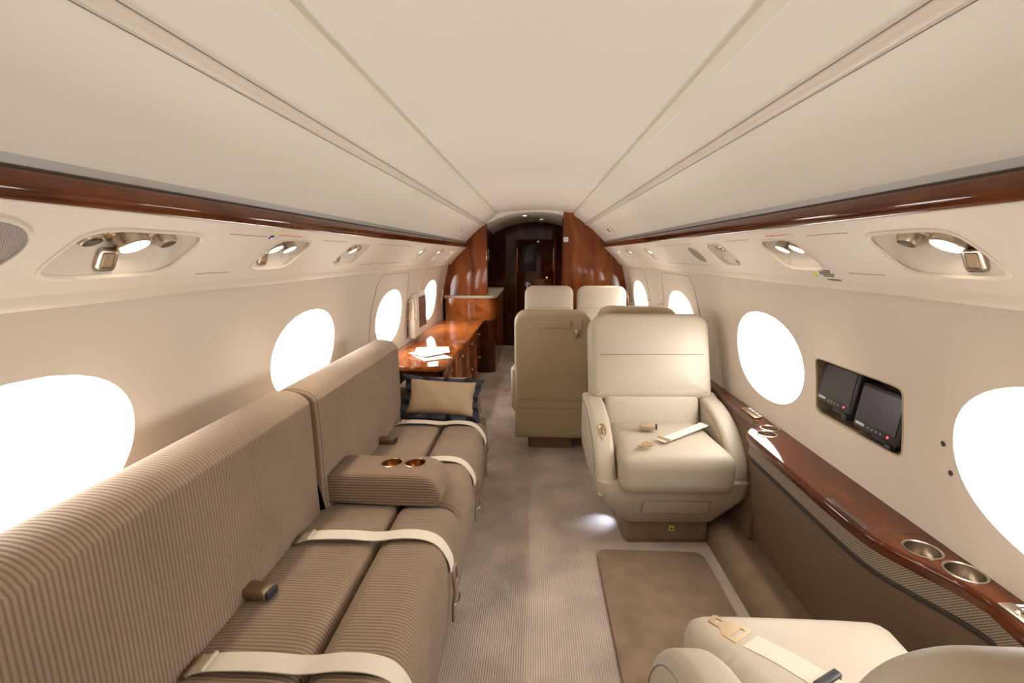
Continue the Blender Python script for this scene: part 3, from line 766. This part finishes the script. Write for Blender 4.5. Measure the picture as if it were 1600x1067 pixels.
# carpeted duct along the floor
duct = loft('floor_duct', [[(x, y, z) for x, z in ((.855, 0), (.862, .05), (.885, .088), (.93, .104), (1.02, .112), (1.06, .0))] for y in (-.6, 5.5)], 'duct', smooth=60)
tag(duct, 'carpet covered duct along the floor below the right ledge', 'duct')
# floor mat
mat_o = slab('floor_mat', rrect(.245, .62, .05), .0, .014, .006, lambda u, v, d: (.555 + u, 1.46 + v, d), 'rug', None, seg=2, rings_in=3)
tag(mat_o, 'plush taupe carpet mat on the floor between the facing right seats', 'mat')

# ------------------------------------------------------------------ armchairs (front faces local -y)
def tilt(y0, z0, deg):
    a = math.radians(deg); c, s = math.cos(a), math.sin(a)
    return lambda y, z: (y0 + (y - y0) * c + (z - z0) * s, z0 - (y - y0) * s + (z - z0) * c)
def densify(P, step=.05):
    out = []
    for i, a in enumerate(P):
        b = P[(i + 1) % len(P)]; n = max(1, int(math.dist(a, b) / step))
        out += [(a[0] + (b[0] - a[0]) * k / n, a[1] + (b[1] - a[1]) * k / n) for k in range(n)]
    return out
def armchair(loc, rz, label, W=.36, ztop=1.07, lean=17, group=None, shell_up=0.0, arm_up=0.0, bw=None, shell='tan', clip=False):
    t = thing('armchair', loc, label, 'armchair', rz, group)
    k = W / .36; cw = W - .10 * k
    def rect(hx, ya, yb, z, r=.03): return [(x, (ya + yb) / 2 + y, z) for x, y in rrect(hx, (yb - ya) / 2, r, 4)]
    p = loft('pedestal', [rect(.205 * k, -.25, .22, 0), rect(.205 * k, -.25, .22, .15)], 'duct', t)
    box('base_trim', (0, -.252, .012), (.195 * k, .003, .004), 'bronze', t, .001)
    box('floor_tag', (.02, -.2515, .075), (.013, .0025, .013), 'yellow', p, .002)
    box('floor_tag_mark', (.02, -.2545, .075), (.006, .001, .006), 'dark_print', p, 0)
    loft('lower_shell', [rect(.20 * k, -.26, .20, .118, .04), rect(.222 * k, -.285, .19, .128, .05), rect(.345 * k, -.335, .20, .265, .06), rect(.352 * k, -.34, .20, .300, .06), rect(.352 * k, -.34, .20, .345, .05)], 'cream', t, smooth=50)
    # drawer front on the sloping shell
    fy = lambda z: -.285 - (z - .128) * .365
    slab('footrest_panel', rrect(.155 * k, .036, .012), .010, -.006, .004, lambda u, v, d: (u + .01, fy(.222 + v) + d, .222 + v), 'cream', t, seg=2, rings_in=2)
    tube('panel_seam', [(u + .01, fy(.222 + v) - .0035, .222 + v) for u, v in rrect(.157 * k, .038, .013) + [(.157 * k, .0)]], .0014, 'seam', t, 5)
    box('panel_pull', (.01, fy(.188) - .005, .188), (.02, .002, .003), 'seam', t, .001)
    cushion('seat_cushion', (0, -.135, .395), (cw - .004, .255, .092), .05, 'cream', t, puff=.022, fn=lambda q: Vector((q.x, q.y, q.z + .10 * max(-.1, min(.12, -q.y - .08)) * .4)))
    for s in (-1, 1):
        prof = [(.24, .30), (.24, .610), (.10, .614), (.03, .606), (-.06, .582), (-.14, .545), (-.20, .502), (-.25, .452), (-.285, .40), (-.305, .34), (-.31, .285), (-.29, .265), (.0, .265)]
        prof = [(a, b + arm_up * max(0, (b - .265) / .35)) for a, b in prof]
        prof = [(a.x, a.y) for a in smooth_path([(*q, 0) for q in prof], 2)]
        x0, x1 = s * (cw + .002), s * W
        arm = slab('armrest', prof, x0, x1, .026, lambda u, v, d: (d * (1 - .12 * max(0, .42 - v) * 1.2), u, v), 'cream', t, seg=4, puff=.006, rings_in=4)
        inset = [(a * .86 - .005, .44 + (b - .44) * .80) for a, b in prof]
        for dd in (x0 - s * .0008, x1 + s * .003):
            tube('arm_seam', [(dd, a, b) for a, b in [q for q in inset if q[1] > .33]], .0016, 'seam', arm, 5)
    lt = tilt(.10, .44, lean)
    bw = bw or W - (.035 if W > .3 else .012)
    def bk(u, v, d):
        y, z = lt(.10 + d, v); return (u, y, z)
    zl = .605
    slab('lumbar_cushion', [(a, b + .53) for a, b in rrect(cw - .004, .115, .03)], .09, -.035, .03, bk, 'cream', t, puff=.012, seg=3)
    hmid = (zl + ztop + .03) / 2; hh = (ztop + .03 - zl) / 2
    bc = slab('back_cushion', [(a, b + hmid) for a, b in rrect(bw, hh, .085, 8, .035)], .10, -.045, .04, bk, 'cream', t, puff=.014, seg=5)
    zs = zl + (ztop - zl) * .54
    tube('headrest_seam', [bk(-bw * .86 + bw * 1.72 * i / 12, zs, -.0575 - .003 * math.sin(PI * i / 12)) for i in range(13)], .0022, 'seam', bc, 6)
    zb = .16 if W > .3 else .085
    hm2 = (zb + ztop + shell_up) / 2; hh2 = (ztop + shell_up - zb) / 2
    tl_ = math.tan(math.radians(lean))
    def bs(u, v, d):                                     # upright skirt easing into the leaning back
        q = max(0.0, v - .40); return (u, .10 + d + tl_ * q * q / (q + .10), v - (1 - math.cos(math.radians(lean))) * q)
    sh = slab('back_shell', [(a, b + hm2) for a, b in densify(rrect(bw - .006, hh2, .095, 8, .02))], .07, .16, .024, bs, shell, t, seg=4, puff=.004)
    slab('flap', [(a - .01, b + ztop - .055) for a, b in rrect(.105, .022, .006)], .158, .172, .003, bs, shell, sh, seg=2, rings_in=2)
    for zz in (.31, .37): box('shell_seam', bs(0, zz, .1635), (bw * .92, .0015, .0015), 'seam', sh, 0)
    if clip:
        c0 = bs(-bw + .10, ztop - .09, .175)
        b = ribbon('shoulder_strap', [bs(-bw + .10, ztop - .01, .165), bs(-bw + .10, ztop - .05, .172), bs(-bw + .10, ztop - .085, .174)], (1, 0, 0), .05, .004, 'tan', t, 4)
        box('strap_tongue', bs(-bw + .10, ztop - .105, .176), (.017, .006, .020), 'nickel', t, .004)
        box('tongue_tip', bs(-bw + .103, ztop - .135, .176), (.010, .004, .012), 'bronze', t, .003)
    return t
SX = .645
big = armchair((SX + .006, 2.42, 0), math.radians(2.2), 'cream leather armchair facing the viewer beside the mahogany ledge', ztop=1.045, lean=17)
# recline lever in the left armrest
lv = lathe('recline_lever_bezel', (-.312, -.165, .530), (0, -.62, .78), [(.030, -.004), (.030, .003), (.024, .004), (.022, -.003), (.001, -.004)], 'gold', big, 28)
for q in lv.data.vertices:                                   # stretch the bezel along the arm
    v = q.co - Vector((-.312, -.165, .530)); a = Vector((0, .78, .62)); d_ = v.dot(a); v = v + a * d_ * .55; v.x *= .72; q.co = v + Vector((-.312, -.165, .530))
box('recline_lever', (-.312, -.172, .539), (.006, .006, .018), 'bronze', lv, .003, 2, Matrix.Rotation(math.radians(-50), 3, 'X'))
ct = lathe('added_floor_lamp', (-.204, -.03, .095), (-1, 0, -.6), [(.016, -.004), (.016, .004), (.012, .006), (.0001, .005)], mat('added_lamp_lens', (.9, .95, 1), .3, emit=((.75, .85, 1), 3)), big, 20)  # glowing lens and spot added to make a cool pool of light on the floor
ld = bpy.data.lights.new('added_floor_beam', 'SPOT'); ld.energy = 1.6; ld.color = (.60, .70, 1); ld.spot_size = math.radians(80); ld.spot_blend = .9; ld.shadow_soft_size = .01
lo = bpy.data.objects.new('added_floor_beam', ld); col.objects.link(lo); lo.parent = big; lo.location = (-.222, -.03, .10); lo.rotation_euler = Vector((-.55, -.35, -1)).to_track_quat('-Z', 'Y').to_euler()
fg = armchair((SX - .005, .715, 0), PI, 'cream leather armchair seen from behind in the near right corner', W=.35, ztop=1.055, lean=24, arm_up=.065)
grp = 'double seats past the club chair'
s1 = armchair((.135, 3.53, 0), PI, 'cream seat with shade-toned back facing away, beside the aisle', W=.287, bw=.262, arm_up=-.035, ztop=.975, lean=10, shell_up=.035, group=grp, clip=True)
s2 = armchair((.702, 3.53, 0), PI, 'cream seat with shade-toned back facing away, hidden behind the large armchair', W=.272, ztop=1.005, lean=10, shell_up=.035, group=grp)
s3 = armchair((.154, 4.80, 0), 0, 'far cream seat with only its headrest showing, aisle side', W=.260, ztop=1.035, lean=8, group=grp)
s4 = armchair((.686, 4.80, 0), 0, 'far cream seat with only its headrest showing, window side', W=.260, ztop=1.035, lean=8, group=grp)

# belts on the armchairs
def tongue(parent, p, d, up=(0, 0, 1), s=1.0):
    d = Vector(d).normalized(); u = Vector(up); u = (u - d * u.dot(d)).normalized(); w = d.cross(u)
    R3 = Matrix((d, w, u)).transposed()
    p = Vector(p)
    fr = prism('tongue', [(x * s, y * s) for x, y in ((-.018, -.026), (.012, -.026), (.026, -.014), (.052, -.014), (.056, -.010), (.056, .010), (.052, .014), (.026, .014), (.012, .026), (-.018, .026))], -.002, .002, 'gold', parent,
               [[(x * s, y * s) for x, y in ((.034, -.007), (.046, -.007), (.046, .007), (.034, .007))], [(x * s, y * s) for x, y in ((-.010, -.019), (.0, -.019), (.0, .019), (-.010, .019))]], fn=lambda x, y, z: tuple(p + R3 @ Vector((x, y, z))))
    return fr
def buckle(parent, p, d, m='strap', s=1.0):
    d = Vector(d).normalized(); u = Vector((0, 0, 1)); u = (u - d * u.dot(d)).normalized(); w = d.cross(u)
    R3 = Matrix((d, w, u)).transposed()
    b = box('buckle', p, (.034 * s, .021 * s, .011 * s), m, parent, .006, 3, R3)
    box('buckle_button', Vector(p) + d * .035 * s, (.006 * s, .018 * s, .009 * s), 'navy', b, .002, 2, R3)
    return b
t = thing('seat_belt', (.64, 2.20, .505), 'cream lap belt lying open across the facing armchair seat', 'seat belt')
o_ = Vector((.64, 2.20, .505))
ribbon('strap', [Vector(p) - o_ for p in ((.90, 2.44, .508), (.85, 2.36, .524), (.76, 2.28, .526), (.66, 2.195, .525), (.60, 2.15, .524))], (-.55, .83, 0), .048, .003, 'strap', t)
box('adjuster', Vector((.62, 2.165, .529)) - o_, (.008, .032, .005), 'gold', t, .002, 2, Matrix.Rotation(math.radians(40), 3, 'Z'))
tongue(t, Vector((.535, 2.105, .526)) - o_, (-.82, -.57, 0))
t = thing('belt_buckle', (.58, 2.32, .522), 'beige belt buckle with dark end at the back of the facing armchair seat', 'buckle')
buckle(t, (0, 0, .008), (1, -.25, .1), 'khaki', 1.1); ribbon('stub', [(-.12, .06, -.012), (-.07, .03, -.004), (-.03, .01, .006)], (0, 0, 1), .018, .003, 'strap', t)
t = thing('seat_belt', (.50, .93, .52), 'cream lap belt with open metal tongue on the near corner armchair', 'seat belt')
o_ = Vector((.50, .93, .52))
ribbon('strap', [Vector(p) - o_ for p in ((.60, .74, .60), (.56, .80, .59), (.52, .87, .575), (.482, .925, .560))], (.83, .56, 0), .052, .003, 'strap', t)
box('adjuster', Vector((.566, .80, .592)) - o_, (.033, .008, .008), 'black', t, .002, 2, Matrix.Rotation(math.radians(30), 3, 'Z'))
tongue(t, Vector((.462, .953, .556)) - o_, (-.57, .82, -.1), s=1.1)

# ------------------------------------------------------------------ divan on the left
div = thing('divan', (-.60, 1.2, 0), 'long corduroy divan along the left wall with striped back cushions', 'sofa')
D0 = Vector((-.60, 1.2, 0))
def dv(x, y, z): return Vector((x, y, z)) - D0
YA, YM, YE = -.45, 1.60, 2.64
# base and skirt
loft('base', [[dv(x, y, z) for x, z in ((-.295, .0), (-.268, .10), (-.255, .22), (-.2515, .32), (-.255, .365), (-.27, .385), (-.31, .385), (-.95, .30), (-.95, 0))] for y in (YA, YE + .01)], 'cord_y', div, smooth=60)
def seat_fn(amp=.004):
    def f(q):
        return q
    return f
for (ya, yb) in ((YA, YM + .07), (YM + .07, YE)):
    n_ = 1
    for (xa, xb) in ((-.78, -.488), (-.488, -.252)):
        hx, hy = (xb - xa) / 2, (yb - ya) / 2
        front = xb > -.3
        seedy = random.random() * 9
        def fn(q, hx=hx, hy=hy, front=front, seedy=seedy):
            z = q.z
            if z > 0:
                w = max(0, 1 - (q.x / hx) ** 2) * max(0, 1 - (q.y / hy) ** 6)
                z += w * .004 * math.sin(q.y * 42 + seedy + 9 * q.x) * (math.sin(q.y * 5 + seedy) ** 2)
                if front: z -= .035 * max(0, (q.x / hx)) ** 3
            return Vector((q.x, q.y, z))
        cushion('seat_cushion', dv((xa + xb) / 2, (ya + yb) / 2, .33 if front else .375), (hx - .0015, hy - .002, .12 if front else .075), .045 if front else .028, 'cord_y', div, puff=.014, div=26, fn=fn)
# back cushions
def back_cush(ya, yb, xf, ztop, r_end):
    hy = (yb - ya) / 2
    prof = [(xf + .005, .41), (xf, .55), (xf - .005, ztop - .075), (xf - .012, ztop - .035), (xf - .035, ztop - .012), (xf - .07, ztop), (xf - .115, ztop + .002), (xf - .15, ztop - .012), (xf - .165, ztop - .05), (xf - .17, .6), (xf - .17, .41)]
    P_ = [(a.x, a.y) for a in smooth_path([(*q, 0) for q in prof], 3)]
    return slab('back_cushion', P_, ya, yb, r_end, lambda u, v, d: tuple(dv(u, d, v)), 'cord_y', div, seg=5, puff=.0, rings_in=3), P_
for (ya, yb, xf, zt) in ((YA, YM, -.755, .905), (YM + .002, 2.63, -.738, .905)):
    o, P_ = back_cush(ya, yb, xf, zt, .03)
    sub = o.data
    tube('piping', [dv(xf - .0095, ya + .03, zt - .046), dv(xf - .0095, yb - .03, zt - .046)], .002, 'seam', o, 6)
box('back_board', dv(-.945, 1.05, .55), (.02, 1.46, .22), 'sofabase', div, .005)
# drop-down middle armrest and end armrest, with cup holders
def sofa_arm(name, xa, xb, ya, yb, z0, z1, cxy, cr):
    c = Vector(((xa + xb) / 2, (ya + yb) / 2, (z0 + z1) / 2))
    P_ = [(xa, z0 + .01), (xb - .03, z0), (xb - .008, z0 + .02), (xb, z0 + .05), (xb - .010, z1 - .055), (xb - .025, z1 - .028), (xb - .05, z1 - .010), (xb - .085, z1), (xa + .03, z1), (xa + .004, z1 - .02)]
    o = slab(name, P_, ya, yb, .014, lambda u, v, d: tuple(dv(u, d, v)), 'cord_z', div, seg=4, puff=.004, puff0=.004, rings_in=3)
    cut = []
    for (x, y) in cxy: cut.append(lathe('cutter', (x, y, z1 - .06), (0, 0, 1), [(cr - .001, 0), (cr - .001, .1)], None, None, 40, caps=True))
    boolean_cut(o, cut)
    for (x, y) in cxy:
        lathe('cup_holder', dv(x, y, z1), (0, 0, 1), [(cr + .004, -.002), (cr + .004, .002), (cr, .003), (cr - .002, .001), (cr - .003, -.05), (cr - .012, -.054), (.001, -.054)], 'cup_gold', o, 36)
    return o
sofa_arm('armrest', -.757, -.318, 1.625, 1.81, .452, .578, [(-.530, 1.735), (-.440, 1.738)], .039)
box('armrest_hinge', dv(-.75, 1.72, .50), (.03, .06, .03), 'sofabase', div, .004)
sofa_arm('end_armrest', -.80, -.32, 2.67, 2.93, .36, .615, [(-.585, 2.80), (-.485, 2.80)], .039)
box('end_base', dv(-.62, 2.77, .18), (.33, .15, .18), 'sofabase', div, .01)
# belts across the divan
def divan_belt(y, dy, label, hang=.17, zc=.478):
    t = thing('seat_belt', (-.5, y, zc), label, 'seat belt', group='lap belts across the divan'); o_ = Vector((-.5, y, zc))
    def q(x, yy, z): return Vector((x, yy, z)) - o_
    pts = [q(-.742, y, .462), q(-.69, y, zc), q(-.58, y + dy * .2, zc + .002), q(-.488, y + dy * .45, zc - .006), q(-.40, y + dy * .7, zc + .001), q(-.33, y + dy * .9, zc - .007), q(-.285, y + dy, .445), q(-.252, y + dy - .01, .40), q(-.243, y + dy - .02, .36)]
    ribbon('strap', pts, (0, 1, 0), .050, .003, 'strap', t)
    box('strap_fold', q(-.700, y + .001, zc + .001), (.004, .027, .003), 'strap', t, .001)
    lathe('anchor', q(-.738, y - .032, .462), (0, 1, 0), [(.008, 0), (.008, .064)], 'bronze', t, 12, caps=True)
    yb = y + dy - .02
    tube('tongue_ring', [q(-.240, yb - .026, .368), q(-.236, yb + .026, .368), q(-.232, yb + .018, .325), q(-.232, yb - .018, .325), q(-.240, yb - .026, .368)], .0035, 'nickel', t, 6)
    tube('webbing_tail', [q(-.240, yb - .005, .335), q(-.234, yb - .015, .29), q(-.238, yb - .03, .255), q(-.236, yb - .045, .36 - hang)], .005, 'bronze', t, 6)
    tube('hook', [q(-.238, yb - .03, .255), q(-.222, yb - .01, .262), q(-.220, yb - .005, .285)], .0035, 'nickel', t, 6)
    return t
divan_belt(.90, .02, 'cream lap belt across the divan, nearest to the viewer')
divan_belt(1.395, .03, 'cream lap belt across the divan just before the middle armrest', hang=.15)
divan_belt(1.98, .04, 'cream lap belt emerging behind the divan middle armrest', hang=.15)
divan_belt(2.475, .01, 'cream lap belt across the divan in front of the pillow', hang=.16)
for (x, y, lb) in ((-.722, 1.13, 'brass buckle with navy end poking out under the near back cushion'), (-.70, 2.21, 'brass buckle with navy end beyond the middle armrest')):
    t = thing('belt_buckle', (x, y, .462), lb, 'buckle', group='buckles tucked in the divan')
    buckle(t, (0, 0, .018), (1, -.15, 0), 'bronze', 1.15)
# pillow
t = thing('pillow', (-.515, 2.56, .465), 'khaki pillow with navy ruffled border leaning at the far end of the divan', 'pillow')
Rp = Matrix.Rotation(math.radians(-28), 4, 'X') @ Matrix.Rotation(math.radians(3), 4, 'Y')
def pil_pt(u, v, d): return tuple((Rp @ Vector((u, d, v))) + Vector((0, 0, .0)))
def pillow_outline(w, h, pinch):
    pts = []
    for (ax_, ay_), (bx_, by_) in zip(((w, -h), (w, h), (-w, h), (-w, -h)), ((w, h), (-w, h), (-w, -h), (w, -h))):
        for k in range(10):
            s_ = k / 10; b_ = math.sin(PI * s_) * pinch; x = ax_ + (bx_ - ax_) * s_; y = ay_ + (by_ - ay_) * s_
            if ax_ == bx_: x *= (1 - b_ * 1.0)
            else: y *= (1 - b_ * 1.0)
            pts.append((x, y + h))
    return pts
cov = []
nu = 16
V = []; F = []
for sd in (1, -1):
    for i in range(nu + 1):
        for j in range(nu + 1):
            a, b = i / nu * 2 - 1, j / nu * 2 - 1
            u = .195 * a * (1 - .07 * (1 - b * b)); v = .102 + .102 * b * (1 - .08 * (1 - a * a))
            d = -sd * .062 * ((1 - a ** 2) * (1 - b ** 2)) ** .42 + .003 * math.sin(9 * a + 4 * b) * (1 - a * a) * (1 - b * b)
            V.append(pil_pt(u, v + .022, d - .0))
for sd in range(2):
    o_ = sd * (nu + 1) ** 2
    for i in range(nu):
        for j in range(nu): F.append([o_ + i * (nu + 1) + j, o_ + (i + 1) * (nu + 1) + j, o_ + (i + 1) * (nu + 1) + j + 1, o_ + i * (nu + 1) + j + 1])
mesh('cover', V, F, 'khaki', t, 70)
V = []; F = []; per = []
m_ = 25
for k in range(4 * m_):
    sd, s_ = divmod(k, m_); s_ /= m_; c = [(-1, -1), (1, -1), (1, 1), (-1, 1), (-1, -1)]
    per.append((c[sd][0] + (c[sd + 1][0] - c[sd][0]) * s_, c[sd][1] + (c[sd + 1][1] - c[sd][1]) * s_))
for k, (a, b) in enumerate(per):
    ui, vi = .195 * a * (1 - .07 * (1 - b * b)), .102 * b * (1 - .08 * (1 - a * a))
    wob = .015 * math.sin(k * .9) + .009 * math.sin(k * 1.7 + 1)
    uo, vo = ui + .042 * a * (1 if abs(a) == 1 else abs(a) ** 3) * (1 - .45 * (1 - b * b)), vi + (.028 if b < 0 else .020) * b * (1 if abs(b) == 1 else abs(b) ** 3)
    for (uu, vv, dd) in ((ui * .97, vi * .97, -.004), (uo, vo, -.003 + wob), (uo, vo, .003 + wob), (ui * .97, vi * .97, .004)): V.append(pil_pt(uu, vv + .124, dd))
n_ = len(per)
for k in range(n_):
    j = (k + 1) % n_
    for q_ in range(3): F.append([4 * k + q_, 4 * j + q_, 4 * j + q_ + 1, 4 * k + q_ + 1])
mesh('ruffled_border', V, F, 'navy', t, 60)

# ------------------------------------------------------------------ credenza on the left
cr = thing('credenza', (-.82, 4.3, 0), 'mahogany credenza with drawers along the left wall past the divan', 'credenza'); C0 = Vector((-.82, 4.3, 0))
def cv(x, y, z): return Vector((x, y, z)) - C0
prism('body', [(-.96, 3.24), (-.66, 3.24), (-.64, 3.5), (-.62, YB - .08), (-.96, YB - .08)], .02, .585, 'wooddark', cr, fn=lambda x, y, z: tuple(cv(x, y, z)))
for i, (ya, yb) in enumerate(((3.30, 3.72), (3.74, 4.30), (4.32, 4.88), (4.90, 5.46))):
    for (za, zb) in ((.05, .30), (.315, .555)):
        xm = -.638 + .012 * i / 3
        d = box('drawer', cv(xm + .006, (ya + yb) / 2, (za + zb) / 2), (.008, (yb - ya) / 2, (zb - za) / 2), 'woodv', cr, .003)
        lathe('knob', cv(xm + .014, (ya + yb) / 2, zb - .04), (1, 0, 0), [(.006, 0), (.006, .012), (.013, .018), (.011, .026), (.0001, .028)], 'nickel', d, 14)
wt = [(-1.07, YB - .07), (-1.07, 3.30), (-1.00, 3.19)]
wt += [(-.95 + .0 + .30 * k / 8, 3.165 - .02 * math.sin(PI * k / 8)) for k in range(0, 9)]
wt += [(-.65 + .055 * math.sin(PI / 2 * k / 6), 3.255 - .09 * math.cos(PI / 2 * k / 6)) for k in range(1, 7)]
wt += [(-.585, YB - .07)]
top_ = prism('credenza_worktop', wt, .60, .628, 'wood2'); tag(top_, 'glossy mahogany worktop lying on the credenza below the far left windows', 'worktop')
ed = [(x, y) for x, y in wt[2:]]
loft('rounded_edge', [[(x + dx * (1 if x > -.66 else .0), y - (dx if x <= -.66 else 0), z) for x, y in ed] for dx, z in ((0, .628), (.008, .624), (.012, .612), (.008, .600), (-.012, .588))], 'wood2', top_, caps=False, closed=False)
# papers
def sheet(nm, c, hx, hy, rot, z, m, label, cat, th=.006, extra=None):
    t = thing(nm, (c[0], c[1], z), label, cat, math.radians(rot))
    box('cover', (0, 0, th / 2), (hx, hy, th / 2), m, t, .001)
    box('pages', (.002, 0, th / 2), (hx - .001, hy - .003, th / 2 - .001), 'grey_print', t, 0)
    return t
sheet('magazine', (-.75, 3.47), .105, .14, 35, .629, 'white', 'white magazine lying flat, nearer on the credenza worktop', 'magazine')
sheet('magazine', (-.78, 3.66), .13, .12, 12, .636, 'white', 'white magazine farther back on the credenza worktop', 'magazine')
t = sheet('folded_paper', (-.79, 3.52), .10, .10, 50, .643, 'white', 'folded white sheet on top of the magazines', 'paper', .004)
lathe('printed_ring', (0, 0, .0045), (0, 0, 1), [(.055, 0), (.057, .0004), (.059, 0)], 'dark_print', t, 32)
# fold-out screen on the left wall
t = thing('wall_screen', (-1.03, 4.22, .86), 'brown screen in a cream fold-out housing between the far left windows', 'screen')
box('housing', (-.0, 0, 0), (.035, .20, .185), 'panel', t, .012, 3)
box('display', (.036, .055, .015), (.002, .135, .135), 'tvscreen', t, .002, 1)
box('side_block', (.012, -.215, -.02), (.022, .018, .17), 'panel', t, .008, 3)
tube('hinge_bar', [(.03, -.235, -.02), (.045, -.235, -.02), (.045, -.235, .13), (.03, -.235, .13)], .006, 'gold', t, 8)
